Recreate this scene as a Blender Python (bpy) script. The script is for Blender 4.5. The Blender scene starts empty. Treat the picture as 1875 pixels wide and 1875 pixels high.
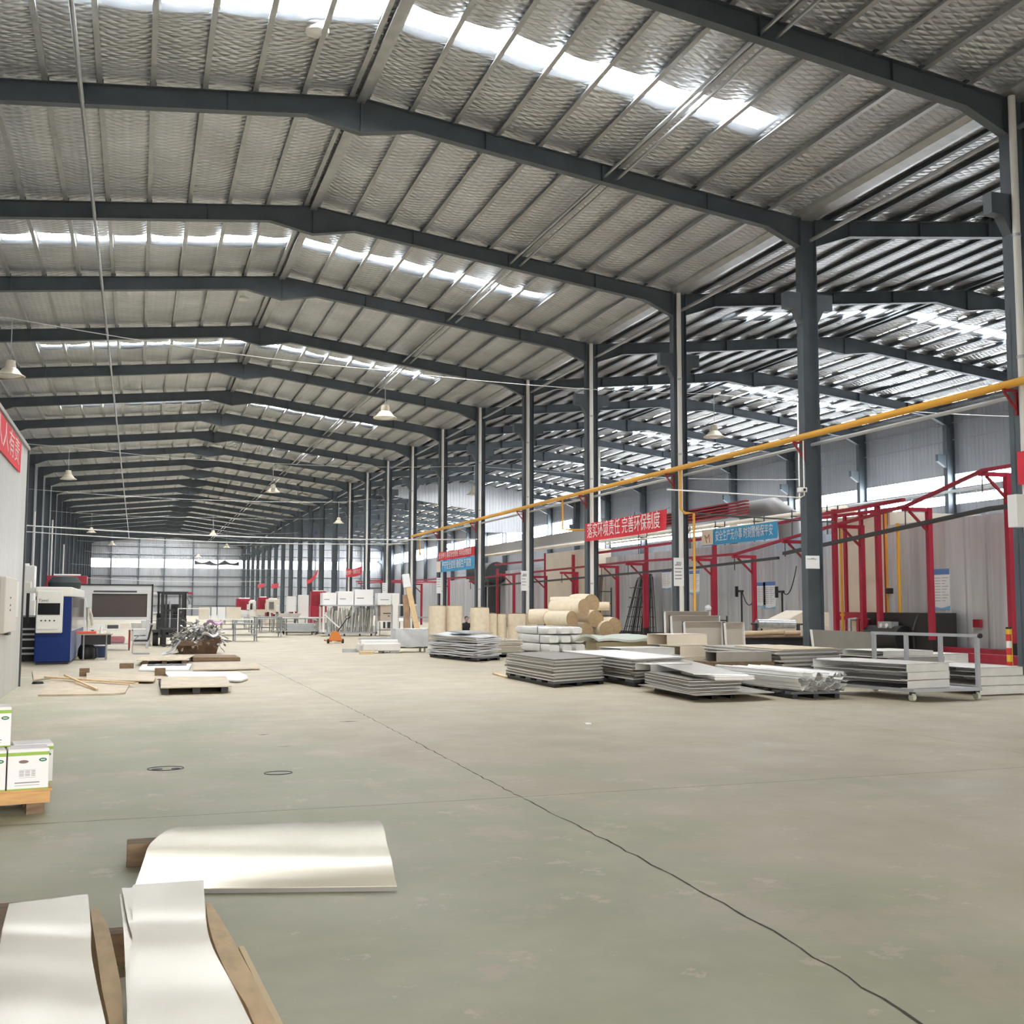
import bpy, math, random
from mathutils import Vector, Matrix
random.seed(7)
S = bpy.context.scene
COL = S.collection
PI = math.pi
# ---------------------------------------------------------------- camera, sky, exposure
F_PX, PITCH, YAW, ROLL = 2022.281, 8.60920583e-02, 3.26406821e-01, 2.37377799e-03
fw = Vector((math.sin(YAW) * math.cos(PITCH), math.cos(YAW) * math.cos(PITCH), math.sin(PITCH)))
rt = Vector((math.cos(YAW), -math.sin(YAW), 0))
up = rt.cross(fw)
r2 = rt * math.cos(ROLL) + up * math.sin(ROLL)
u2 = up * math.cos(ROLL) - rt * math.sin(ROLL)
cam = bpy.data.cameras.new('camera')
cam.sensor_width = 36.0
cam.lens = F_PX / 1875 * 36.0
cam.clip_end = 600
cam.clip_start = 0.05
camo = bpy.data.objects.new('camera', cam)
COL.objects.link(camo)
camo.matrix_world = Matrix(((r2.x, u2.x, -fw.x, 0), (r2.y, u2.y, -fw.y, 0), (r2.z, u2.z, -fw.z, 1.5), (0, 0, 0, 1)))
S.camera = camo
S.view_settings.view_transform = 'Standard'
S.view_settings.look = 'None'
S.view_settings.gamma = 1
S.view_settings.use_curve_mapping = False
S.view_settings.exposure = EXPOSURE = 0.42
SKYLIGHT, STRIPWIN, GLINT, SKY = 38.0, 24.0, 2.4, 8.0
world = bpy.data.worlds.new('sky')
S.world = world
world.use_nodes = True
wn = world.node_tree
bg = wn.nodes['Background']
bg.inputs[0].default_value = (1.0, 0.98, 0.94, 1)
bg.inputs[1].default_value = SKY
# ---------------------------------------------------------------- materials
MATS = {}
def mat(name, col, rough=.6, metal=0.0, var=0.0, vscale=4.0, bump=0.0, bscale=30.0, stretch=(1, 1, 1), emit=0.0, ecol=None, col2=None, spec=.5):
    if name in MATS: return MATS[name]
    m = bpy.data.materials.new(name)
    m.use_nodes = True
    nt = m.node_tree
    b = nt.nodes['Principled BSDF']
    b.inputs['Base Color'].default_value = (*col, 1)
    b.inputs['Roughness'].default_value = rough
    b.inputs['Metallic'].default_value = metal
    b.inputs['Specular IOR Level'].default_value = spec
    if emit:
        b.inputs['Emission Color'].default_value = (*(ecol or col), 1)
        b.inputs['Emission Strength'].default_value = emit
    if var or bump:
        tc = nt.nodes.new('ShaderNodeTexCoord')
        mp = nt.nodes.new('ShaderNodeMapping')
        mp.inputs['Scale'].default_value = stretch
        nt.links.new(tc.outputs['Object'], mp.inputs[0])
    if var:
        n = nt.nodes.new('ShaderNodeTexNoise')
        n.inputs['Scale'].default_value = vscale
        n.inputs['Detail'].default_value = 6
        nt.links.new(mp.outputs[0], n.inputs['Vector'])
        r = nt.nodes.new('ShaderNodeValToRGB')
        r.color_ramp.elements[0].position = .3
        r.color_ramp.elements[1].position = .7
        c2 = col2 or tuple(c * (1 - var) for c in col)
        r.color_ramp.elements[0].color = (*c2, 1)
        r.color_ramp.elements[1].color = (*col, 1)
        nt.links.new(n.outputs['Fac'], r.inputs[0])
        nt.links.new(r.outputs[0], b.inputs['Base Color'])
    if bump:
        n2 = nt.nodes.new('ShaderNodeTexNoise')
        n2.inputs['Scale'].default_value = bscale
        n2.inputs['Detail'].default_value = 4
        nt.links.new(mp.outputs[0], n2.inputs['Vector'])
        bp = nt.nodes.new('ShaderNodeBump')
        bp.inputs['Strength'].default_value = bump
        bp.inputs['Distance'].default_value = .02
        nt.links.new(n2.outputs['Fac'], bp.inputs['Height'])
        nt.links.new(bp.outputs[0], b.inputs['Normal'])
    MATS[name] = m
    return m
def node(nt, kind, **kw):
    n = nt.nodes.new(kind)
    for k, v in kw.items(): setattr(n, k, v)
    return n
def ribbed(name, col, pitch, axis='X', rough=.45, metal=.1, depth=.6, var=.12):
    """profiled metal cladding: ribs as a bump wave, a little streaky dirt"""
    if name in MATS: return MATS[name]
    m = mat(name, col, rough, metal, var=var, vscale=2.0, stretch=(1, 1, .06))
    nt = m.node_tree
    b = nt.nodes['Principled BSDF']
    tc = node(nt, 'ShaderNodeTexCoord')
    w = node(nt, 'ShaderNodeTexWave', wave_type='BANDS', bands_direction=axis, wave_profile='SIN')
    w.inputs['Scale'].default_value = 0.314159 / pitch
    nt.links.new(tc.outputs['Object'], w.inputs['Vector'])
    r = node(nt, 'ShaderNodeValToRGB')
    r.color_ramp.elements[0].position = .78
    r.color_ramp.elements[1].position = .95
    nt.links.new(w.outputs['Fac'], r.inputs[0])
    bp = node(nt, 'ShaderNodeBump')
    bp.inputs['Strength'].default_value = depth
    bp.inputs['Distance'].default_value = .05
    nt.links.new(r.outputs[0], bp.inputs['Height'])
    nt.links.new(bp.outputs[0], b.inputs['Normal'])
    return m
def foil_material(name, col):
    """silver insulation blanket on a diamond wire mesh"""
    m = mat(name, col, .36, .66, var=.3, vscale=.5)
    nt = m.node_tree
    b = nt.nodes['Principled BSDF']
    tc = node(nt, 'ShaderNodeTexCoord')
    hs = []
    for ang in (.5, -.5):
        mp = node(nt, 'ShaderNodeMapping')
        mp.inputs['Rotation'].default_value = (0, 0, ang)
        nt.links.new(tc.outputs['Object'], mp.inputs[0])
        n = node(nt, 'ShaderNodeTexNoise')
        n.inputs['Scale'].default_value = .9
        n.inputs['Detail'].default_value = 3
        nt.links.new(mp.outputs[0], n.inputs['Vector'])
        w = node(nt, 'ShaderNodeTexWave', wave_type='BANDS', bands_direction='Y', wave_profile='SIN')
        w.inputs['Scale'].default_value = 1.6
        w.inputs['Distortion'].default_value = .7
        w.inputs['Detail'].default_value = 1
        nt.links.new(mp.outputs[0], w.inputs['Vector'])
        p = node(nt, 'ShaderNodeMath', operation='POWER')
        p.inputs[1].default_value = .6
        nt.links.new(w.outputs['Fac'], p.inputs[0])
        hs.append(p)
    mn = node(nt, 'ShaderNodeMath', operation='MULTIPLY')
    nt.links.new(hs[0].outputs[0], mn.inputs[0])
    nt.links.new(hs[1].outputs[0], mn.inputs[1])
    n3 = node(nt, 'ShaderNodeTexNoise')
    n3.inputs['Scale'].default_value = 1.6
    n3.inputs['Detail'].default_value = 5
    mp3 = node(nt, 'ShaderNodeMapping')
    mp3.inputs['Scale'].default_value = (.8, 3.5, 1)
    nt.links.new(tc.outputs['Object'], mp3.inputs[0])
    nt.links.new(mp3.outputs[0], n3.inputs['Vector'])
    ad = node(nt, 'ShaderNodeMath', operation='MULTIPLY_ADD')
    ad.inputs[1].default_value = .8
    nt.links.new(mn.outputs[0], ad.inputs[0])
    nt.links.new(n3.outputs['Fac'], ad.inputs[2])
    bp = node(nt, 'ShaderNodeBump')
    bp.inputs['Strength'].default_value = .8
    bp.inputs['Distance'].default_value = .05
    nt.links.new(ad.outputs[0], bp.inputs['Height'])
    nt.links.new(bp.outputs[0], b.inputs['Normal'])
    # the wires of the mesh themselves
    src = b.inputs['Base Color'].links[0].from_socket
    prev = None
    for ang in (.34, -.34):
        mp = node(nt, 'ShaderNodeMapping')
        mp.inputs['Rotation'].default_value = (0, 0, ang)
        nt.links.new(tc.outputs['Object'], mp.inputs[0])
        w = node(nt, 'ShaderNodeTexWave', wave_type='BANDS', bands_direction='Y', wave_profile='SIN')
        w.inputs['Scale'].default_value = 1.7
        nt.links.new(mp.outputs[0], w.inputs['Vector'])
        r = node(nt, 'ShaderNodeValToRGB')
        r.color_ramp.elements[0].position = .90
        r.color_ramp.elements[1].position = .97
        nt.links.new(w.outputs['Fac'], r.inputs[0])
        if prev is None: prev = r.outputs[0]
        else:
            mx = node(nt, 'ShaderNodeMath', operation='MAXIMUM')
            nt.links.new(prev, mx.inputs[0])
            nt.links.new(r.outputs[0], mx.inputs[1])
            prev = mx.outputs[0]
    sc_ = node(nt, 'ShaderNodeMath', operation='MULTIPLY')
    sc_.inputs[1].default_value = .5
    nt.links.new(prev, sc_.inputs[0])
    mc = node(nt, 'ShaderNodeMix', data_type='RGBA')
    nt.links.new(sc_.outputs[0], mc.inputs[0])
    nt.links.new(src, mc.inputs[6])
    mc.inputs[7].default_value = (.24, .24, .24, 1)
    nt.links.new(mc.outputs[2], b.inputs['Base Color'])
    return m
def floor_material():
    m = bpy.data.materials.new('worn_floor_paint')
    m.use_nodes = True
    nt = m.node_tree
    b = nt.nodes['Principled BSDF']
    tc = node(nt, 'ShaderNodeTexCoord')
    def noise(scale, detail, stretch=(1, 1, 1), rough=.6):
        mp = node(nt, 'ShaderNodeMapping')
        mp.inputs['Scale'].default_value = stretch
        nt.links.new(tc.outputs['Object'], mp.inputs[0])
        n = node(nt, 'ShaderNodeTexNoise')
        n.inputs['Scale'].default_value = scale
        n.inputs['Detail'].default_value = detail
        n.inputs['Roughness'].default_value = rough
        nt.links.new(mp.outputs[0], n.inputs['Vector'])
        return n.outputs['Fac']
    def ramp(src, p0, p1, c0=(0, 0, 0), c1=(1, 1, 1)):
        r = node(nt, 'ShaderNodeValToRGB')
        r.color_ramp.elements[0].position = p0
        r.color_ramp.elements[1].position = p1
        r.color_ramp.elements[0].color = (*c0, 1)
        r.color_ramp.elements[1].color = (*c1, 1)
        nt.links.new(src, r.inputs[0])
        return r.outputs[0]
    def mix(f, a, c):
        x = node(nt, 'ShaderNodeMix', data_type='RGBA')
        if isinstance(f, float): x.inputs[0].default_value = f
        else: nt.links.new(f, x.inputs[0])
        for i, s in ((6, a), (7, c)):
            if isinstance(s, tuple): x.inputs[i].default_value = (*s, 1)
            else: nt.links.new(s, x.inputs[i])
        return x.outputs[2]
    def math_(op, a, c):
        x = node(nt, 'ShaderNodeMath', operation=op)
        for i, s in ((0, a), (1, c)):
            if isinstance(s, float): x.inputs[i].default_value = s
            else: nt.links.new(s, x.inputs[i])
        return x.outputs[0]
    sx = node(nt, 'ShaderNodeSeparateXYZ')
    nt.links.new(tc.outputs['Object'], sx.inputs[0])
    # paint survives towards the near left, it is walked off towards the right and far
    gx = math_('MULTIPLY', math_('SUBTRACT', 3.2, sx.outputs[0]), .045)
    gy = math_('MULTIPLY', math_('SUBTRACT', 8.5, sx.outputs[1]), .016)
    paint = math_('ADD', math_('ADD', noise(.55, 9, (1, 1, 1), .68), gx), gy)
    wear = ramp(noise(1.1, 9, (1, .8, 1), .7), .5, .66)
    paint = math_('SUBTRACT', paint, math_('MULTIPLY', wear, .2))
    pm = ramp(paint, .44, .54)
    concrete = mix(ramp(noise(1.3, 8), .35, .7), (.43, .375, .27), (.50, .44, .325))
    green = mix(ramp(noise(2.2, 6), .35, .65), (.355, .35, .235), (.43, .42, .295))
    base = mix(pm, concrete, green)
    chips = ramp(noise(2.3, 10, (1, 1, 1), .75), .60, .615)
    base = mix(math_('MULTIPLY', chips, .7), base, (.56, .485, .38))
    dirt = ramp(noise(.35, 6, (1, .5, 1)), .42, .7)
    base = mix(math_('MULTIPLY', dirt, .22), base, (.21, .20, .165))
    sc = ramp(noise(5.0, 6, (.15, 1.2, 1)), .62, .75)
    base = mix(math_('MULTIPLY', sc, .2), base, (.52, .50, .43))
    nt.links.new(base, b.inputs['Base Color'])
    nt.links.new(ramp(noise(1.1, 5), .3, .7, (.38, .38, .38), (.6, .6, .6)), b.inputs['Roughness'])
    b.inputs['Specular IOR Level'].default_value = .35
    bp = node(nt, 'ShaderNodeBump')
    bp.inputs['Strength'].default_value = .12
    bp.inputs['Distance'].default_value = .01
    nt.links.new(noise(14, 6), bp.inputs['Height'])
    nt.links.new(bp.outputs[0], b.inputs['Normal'])
    return m
STEEL = mat('dark_painted_steel', (.10, .12, .138), .5, .15, var=.18, vscale=2)
GALV = mat('galvanised_steel', (.46, .475, .48), .42, .55, var=.2, vscale=3)
PIPEW = mat('white_plastic_pipe', (.72, .70, .66), .4)
GREYPIPE = mat('grey_pipe', (.42, .43, .45), .4, .3)
YELLOW = mat('yellow_gas_pipe', (.72, .36, .035), .4)
RED = mat('red_painted_steel', (.37, .014, .04), .42, var=.2, vscale=3)
DARKRED = mat('dark_red_steel', (.25, .012, .02), .5)
WHITE = mat('white_paint', (.78, .77, .74), .45)
CREAM = mat('cream_panel', (.72, .64, .52), .5, var=.1, vscale=1)
BLACK = mat('black_paint', (.012, .012, .013), .5)
DGREY = mat('dark_grey_paint', (.045, .047, .05), .5)
RUBBER = mat('rubber', (.03, .03, .03), .8)
CASTER = mat('pale_caster_wheel', (.5, .5, .42), .5)
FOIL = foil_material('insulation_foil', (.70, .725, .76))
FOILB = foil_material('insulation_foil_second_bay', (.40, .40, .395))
CLAD = ribbed('grey_wall_cladding', (.40, .41, .43), .3, 'X')
CLADY = ribbed('grey_wall_cladding_side', (.36, .375, .41), .3, 'Y')
BOOTHP = ribbed('booth_panel', (.72, .745, .77), .95, 'Y', .28, .45, .6, .32)  # strong streaks put the panels' vertical reflections into the colour
SHEDP = ribbed('shed_panel', (.66, .65, .62), .24, 'Y', .4, .25, .5, .1)
GLOW = mat('daylight_panel', (.9, .95, 1), .5, emit=SKYLIGHT, ecol=(.97, .985, 1.0))
GLOWW = mat('daylight_window', (.9, .95, 1), .5, emit=STRIPWIN, ecol=(.9, .95, 1.0))
GLOWS = mat('daylight_slot', (.9, .95, 1), .5, emit=GLINT, ecol=(1, .99, .95))  # glow for the imitated foil reflections, no opening here
WOOD = mat('pale_wood', (.80, .58, .33), .7, var=.22, vscale=4, stretch=(5, 1.5, 5))
WOODD = mat('weathered_wood', (.26, .17, .10), .8, var=.45, vscale=6, stretch=(1, 5, 5))
PLY = mat('plywood', (.60, .50, .36), .6, var=.28, vscale=4)
STAIN = mat('bare_steel_sheet', (.52, .49, .44), .32, .6, var=.16, vscale=2, stretch=(1, .2, 1))
FILM = mat('white_film_steel', (.70, .655, .57), .2, .35, var=.06, vscale=1.2, stretch=(.4, 3, 1))
ALU = mat('bright_aluminium', (.84, .83, .80), .32, .35, var=.12, vscale=4)
WRAP = mat('grey_white_wrap', (.66, .67, .69), .5, var=.15, vscale=3, bump=.5, bscale=7)
FELT = mat('cream_felt_roll', (.82, .71, .54), .9, var=.14, vscale=6, bump=.25, bscale=20)
FELTE = mat('felt_roll_end', (.50, .36, .21), .95, var=.25, vscale=14)
BANR = mat('red_banner_cloth', (.72, .03, .055), .7, var=.12, vscale=2)
BANB = mat('blue_banner_cloth', (.05, .36, .66), .7, var=.1, vscale=2)
PAPER = mat('white_paper', (.82, .83, .84), .6)
INKB = mat('blue_print', (.10, .22, .50), .6)
INK = mat('dark_print', (.06, .06, .07), .6)
# ---------------------------------------------------------------- geometry helpers
class MB:
    def __init__(s): s.v, s.f = [], []
    def add(s, vs, fs):
        n = len(s.v)
        s.v += [tuple(v) for v in vs]
        s.f += [tuple(i + n for i in f) for f in fs]
        return s
    def hexa(s, b, t):
        return s.add(list(b) + list(t), [(3, 2, 1, 0), (4, 5, 6, 7), (0, 1, 5, 4), (1, 2, 6, 5), (2, 3, 7, 6), (3, 0, 4, 7)])
    def box(s, x0, x1, y0, y1, z0, z1):
        return s.hexa([(x0, y0, z0), (x1, y0, z0), (x1, y1, z0), (x0, y1, z0)], [(x0, y0, z1), (x1, y0, z1), (x1, y1, z1), (x0, y1, z1)])
    def obox(s, c, size, M):
        hx, hy, hz = size[0] / 2, size[1] / 2, size[2] / 2
        P = [Vector(c) + M @ Vector((a * hx, b * hy, d * hz)) for d in (-1, 1) for a, b in ((-1, -1), (1, -1), (1, 1), (-1, 1))]
        return s.hexa(P[:4], P[4:])
    def bar(s, p0, p1, w, h, ref=(0, 0, 1)):
        p0, p1 = Vector(p0), Vector(p1)
        d = (p1 - p0).normalized()
        u = d.cross(Vector(ref))
        if u.length < 1e-4: u = d.cross(Vector((1, 0, 0)))
        u.normalize()
        v = u.cross(d)
        q = [u * (a * w / 2) + v * (b * h / 2) for a, b in ((-1, -1), (1, -1), (1, 1), (-1, 1))]
        return s.hexa([p0 + k for k in q], [p1 + k for k in q])
    def tube(s, pts, r, n=8, closed=False):
        pts = [Vector(p) for p in pts]
        m = len(pts)
        rs = r if isinstance(r, (list, tuple)) else [r] * m
        vs = []
        ref = None
        for i, p in enumerate(pts):
            if closed: d = (pts[(i + 1) % m] - pts[i - 1]).normalized()
            else: d = (pts[min(i + 1, m - 1)] - pts[max(i - 1, 0)]).normalized()
            if ref is None: ref = d.cross(Vector((0, 0, 1)) if abs(d.z) < .9 else Vector((1, 0, 0))).normalized()
            u = (ref - d * ref.dot(d)).normalized()
            ref = u
            v = d.cross(u)
            vs += [p + (u * math.cos(2 * PI * k / n) + v * math.sin(2 * PI * k / n)) * rs[i] for k in range(n)]
        fs = []
        for i in range(m if closed else m - 1):
            j = (i + 1) % m
            fs += [(i * n + k, i * n + (k + 1) % n, j * n + (k + 1) % n, j * n + k) for k in range(n)]
        if not closed:
            fs += [tuple(range(n - 1, -1, -1)), tuple((m - 1) * n + k for k in range(n))]
        return s.add(vs, fs)
    def lathe(s, prof, c=(0, 0, 0), n=20, M=None):
        vs = []
        for r, z in prof:
            for k in range(n):
                a = 2 * PI * k / n
                p = Vector((r * math.cos(a), r * math.sin(a), z))
                vs.append(Vector(c) + (M @ p if M else p))
        fs = []
        for i in range(len(prof) - 1):
            fs += [(i * n + k, i * n + (k + 1) % n, (i + 1) * n + (k + 1) % n, (i + 1) * n + k) for k in range(n)]
        fs += [tuple(range(n - 1, -1, -1)), tuple((len(prof) - 1) * n + k for k in range(n))]
        return s.add(vs, fs)
    def prism(s, poly, ext):
        poly = [Vector(p) for p in poly]
        e = Vector(ext)
        n = len(poly)
        return s.add(poly + [p + e for p in poly], [tuple(range(n - 1, -1, -1)), tuple(range(n, 2 * n))] + [(i, (i + 1) % n, n + (i + 1) % n, n + i) for i in range(n)])
    def sheet(s, nx, ny, fn, t):
        """a slab of thickness t (down) over fn(u, v), u, v in 0..1"""
        top = [Vector(fn(i / nx, j / ny)) for j in range(ny + 1) for i in range(nx + 1)]
        n = len(top)
        w = nx + 1
        vs = top + [p - Vector((0, 0, t)) for p in top]
        fs = []
        for j in range(ny):
            for i in range(nx):
                a = j * w + i
                fs += [(a, a + 1, a + 1 + w, a + w), (n + a + w, n + a + w + 1, n + a + 1, n + a)]
        edge = [i for i in range(w)] + [j * w + nx for j in range(1, ny + 1)] + [ny * w + i for i in range(nx - 1, -1, -1)] + [j * w for j in range(ny - 1, 0, -1)]
        for a, b in zip(edge, edge[1:] + edge[:1]): fs.append((b, a, n + a, n + b))
        return s.add(vs, fs)
    def build(s, name, m, parent=None, smooth=False, loc=None, rz=0, bevel=0):
        me = bpy.data.meshes.new(name)
        me.from_pydata([tuple(v) for v in s.v], [], s.f)
        me.validate()
        if m: me.materials.append(m)
        if smooth: me.polygons.foreach_set('use_smooth', [True] * len(me.polygons))
        o = bpy.data.objects.new(name, me)
        COL.objects.link(o)
        if parent: o.parent = parent
        if loc: o.location = loc
        if rz: o.rotation_euler = (0, 0, rz)
        if bevel:
            md = o.modifiers.new('bevel', 'BEVEL')
            md.width = bevel
            md.segments = 2
            md.limit_method = 'ANGLE'
        if smooth: auto(o)
        return o
def auto(o, ang=.7):
    o.data.set_sharp_from_angle(angle=ang)
    return o
def tag(o, label, cat, group=None, kind=None):
    if label: o['label'] = label
    if cat: o['category'] = cat
    if group: o['group'] = group
    if kind: o['kind'] = kind
    return o
def thing(name, label, cat, loc=(0, 0, 0), rz=0, group=None):
    o = bpy.data.objects.new(name, None)
    o.empty_display_size = .1
    COL.objects.link(o)
    o.location = loc
    o.rotation_euler = (0, 0, rz)
    return tag(o, label, cat, group)
def struct(name, mb, m, **k):
    o = mb.build(name, m, **k)
    o['kind'] = 'structure'
    return o
def dup(root, loc, rz=None, label=None, scale=None):
    c = root.copy()
    COL.objects.link(c)
    c.location = loc
    if rz is not None: c.rotation_euler = (0, 0, rz)
    if scale: c.scale = scale
    if label: c['label'] = label
    for ch in [x for x in bpy.data.objects if x.parent == root]:
        d = ch.copy()
        COL.objects.link(d)
        d.parent = c
        for g in [x for x in bpy.data.objects if x.parent == ch]:
            e = g.copy()
            COL.objects.link(e)
            e.parent = d
    return c
def lettering(text, height, m, parent, loc, rot, name='lettering', ext=.002, width=None):
    cu = bpy.data.curves.new(name, 'FONT')
    cu.body = text
    cu.align_x = 'CENTER'
    cu.align_y = 'CENTER'
    cu.size = height
    cu.extrude = ext
    cu.resolution_u = 2
    t = bpy.data.objects.new(name, cu)
    COL.objects.link(t)
    dg = bpy.context.evaluated_depsgraph_get()
    me = bpy.data.meshes.new_from_object(t.evaluated_get(dg))
    bpy.data.objects.remove(t)
    bpy.data.curves.remove(cu)
    me.materials.clear()
    me.materials.append(m)
    o = bpy.data.objects.new(name, me)
    COL.objects.link(o)
    o.parent = parent
    o.location = loc
    o.rotation_euler = rot
    if width and len(me.vertices):
        xs = [v.co.x for v in me.vertices]
        w = max(xs) - min(xs)
        if w > 0: o.scale = (width / w, 1, 1)
    return o
rnd = random.uniform
# ---------------------------------------------------------------- the building
XR, ZR = 4.686, 13.517            # main ridge
XC, ZC = 16.935, 11.967           # valley column line
XL, ZL = -7.56, 12.29             # left eave
XR2, ZR2 = 28.8, 13.25            # ridge of the second bay
XW, ZW = 40.9, 11.9               # right wall
Y0, D = 17.619, 7.5
KMIN, KMAX = -4, 23
YF, YB = -13.5, 190.4
ys = [Y0 + D * k for k in range(KMIN, KMAX + 1)]
def zroof(x):
    if x < XR: return ZL + (ZR - ZL) * (x - XL) / (XR - XL)
    if x < XC: return ZR + (ZC - ZR) * (x - XR) / (XC - XR)
    if x < XR2: return ZC + (ZR2 - ZC) * (x - XC) / (XR2 - XC)
    return ZR2 + (ZW - ZR2) * (x - XR2) / (XW - XR2)
struct('floor', MB().box(XL - .4, XW + .4, YF, YB + .3, -.3, 0), floor_material())
struct('ground', MB().box(-60, 90, -90, YF - .1, -.35, -.02), mat('asphalt_yard', (.11, .11, .105), .9, var=.2, vscale=1))  # unseen yard, added so the bright sky doesn't light the ceiling from below
PUR = .2
SKY_Y = [y for y in (Y0 + D * (k + .5) for k in range(0, KMAX) if k % 2 == 0)]  # rows past the first few are added to brighten the far end
def roof(name, xa, xb, m, holes, ha, hb, pur):
    """one roof slope with open skylight slots; the blanket sags between purlins and is pulled tight over each rafter"""
    mb = MB()
    cy = sorted({YF, YB} | {h - .5 for h in holes} | {h + .5 for h in holes} | {y for k in ys for y in (k - .05, k + .1, k + .3, k + .6, k + 1.1, k + 2.2, k - .3, k - .6, k - 1.1, k - 2.2) if YF < y < YB})
    px = sorted([xa] + [p for p in pur if xa < p < xb] + [xb])
    cx = set()
    for p, q in zip(px, px[1:]): cx |= {p + (q - p) * i / 4 for i in range(5)}
    cx = sorted(c for c in cx if min(abs(c - ha), abs(c - hb)) > .05) + [ha, hb]
    cx.sort()
    def z(x, y):
        d = min(abs(y - k) for k in ys)
        i = max([j for j in range(len(px)) if px[j] <= x + 1e-6][-1], 0)
        j = min(i + 1, len(px) - 1)
        f = (x - px[i]) / (px[j] - px[i]) if j > i else 0
        tight = 1 - math.exp(-max(0, d - .03) / .3)
        return zroof(x) + PUR - .02 - .085 * tight * (.45 + .55 * math.sin(PI * f)) + (.03 * math.sin(x * 2.3 + y * 1.1) + .02 * math.sin(y * 3.1 - x)) * tight
    n = len(cy)
    vs = [(x, y, z(x, y)) for x in cx for y in cy]
    fs = []
    for i in range(len(cx) - 1):
        for j in range(n - 1):
            if min(ha, hb) - .01 < (cx[i] + cx[i + 1]) / 2 < max(ha, hb) + .01 and any(abs((cy[j] + cy[j + 1]) / 2 - h) < .5 for h in holes): continue
            fs.append((i * n + j, i * n + j + 1, (i + 1) * n + j + 1, (i + 1) * n + j))
    mb.add(vs, fs)
    return struct(name, mb, m, smooth=True)
def roof_deck(name, xa, xb, ha, hb):
    """the outer profiled sheet above the blanket, open at the skylights"""
    mb = MB()
    cuts = sorted({YF, YB} | {h - .5 for h in SKY_Y} | {h + .5 for h in SKY_Y})
    for ya, yb in zip(cuts, cuts[1:]):
        hole = any(abs((ya + yb) / 2 - h) < .5 for h in SKY_Y)
        for x1, x2 in (((xa, min(ha, hb)), (max(ha, hb), xb)) if hole else ((xa, xb),)):
            mb.hexa([(x1, ya, zroof(x1) + PUR + .06), (x2, ya, zroof(x2) + PUR + .06), (x2, yb, zroof(x2) + PUR + .06), (x1, yb, zroof(x1) + PUR + .06)],
                    [(x1, ya, zroof(x1) + PUR + .1), (x2, ya, zroof(x2) + PUR + .1), (x2, yb, zroof(x2) + PUR + .1), (x1, yb, zroof(x1) + PUR + .1)])
    return struct(name, mb, GALV)
pl = [XR - .2 - 1.11 * i for i in range(11)] + [XR + .17 + 1.09 * i for i in range(11)]
pr = [XC + .75 + 1.1 * i for i in range(11)] + [XR2 + .2 + 1.09 * i for i in range(11)]
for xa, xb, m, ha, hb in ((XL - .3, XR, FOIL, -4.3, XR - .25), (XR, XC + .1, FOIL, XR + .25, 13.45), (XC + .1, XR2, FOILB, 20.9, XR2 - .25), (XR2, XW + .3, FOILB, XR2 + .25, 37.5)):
    roof('ceiling', xa, xb, m, SKY_Y, ha, hb, pl + pr)
    roof_deck('roof_deck', xa, xb, ha, hb)
wi = 1
for h in SKY_Y:
    for xa, xb in ((-4.3, XR - .25), (XR + .25, 13.45), (20.9, XR2 - .25), (XR2 + .25, 37.5)):
        mb = MB()
        z = .105
        mb.hexa([(xa, h - .62, zroof(xa) + PUR + z), (xb, h - .62, zroof(xb) + PUR + z), (xb, h + .62, zroof(xb) + PUR + z), (xa, h + .62, zroof(xa) + PUR + z)],
                [(xa, h - .62, zroof(xa) + PUR + z + .02), (xb, h - .62, zroof(xb) + PUR + z + .02), (xb, h + .62, zroof(xb) + PUR + z + .02), (xa, h + .62, zroof(xa) + PUR + z + .02)])
        struct('window_%d' % wi, mb, GLOW)
        wi += 1
# purlins
pl = [XR - .2 - 1.11 * i for i in range(11)] + [XR + .17 + 1.09 * i for i in range(11)]
pr = [XC + .75 + 1.1 * i for i in range(11)] + [XR2 + .2 + 1.09 * i for i in range(11)]
for x in pl + pr:
    z = zroof(x)
    w = .05 if abs(x - XR) > .3 else .09
    mb = MB().box(x - .012, x + .012, YF, YB, z, z + PUR).box(x - .095, x + .02, YF, YB, z - .006, z + .01).box(x - .012, x + .07, YF, YB, z + PUR - .012, z + PUR - .002)
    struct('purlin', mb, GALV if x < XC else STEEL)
# glowing strips beside each purlin imitate window reflections in the second bay's foil
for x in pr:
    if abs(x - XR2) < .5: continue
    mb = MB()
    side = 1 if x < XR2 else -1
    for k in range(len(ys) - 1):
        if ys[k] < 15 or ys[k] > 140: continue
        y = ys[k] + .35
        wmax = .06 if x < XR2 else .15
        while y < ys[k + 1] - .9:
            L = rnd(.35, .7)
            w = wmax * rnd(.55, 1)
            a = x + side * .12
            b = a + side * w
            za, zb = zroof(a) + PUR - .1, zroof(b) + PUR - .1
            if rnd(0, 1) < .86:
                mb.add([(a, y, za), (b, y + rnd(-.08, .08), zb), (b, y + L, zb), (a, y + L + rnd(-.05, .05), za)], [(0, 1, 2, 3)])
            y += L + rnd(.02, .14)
    struct('window_slot', mb, GLOWS)  # no openings: glowing strips imitating window reflections in the foil
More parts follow.
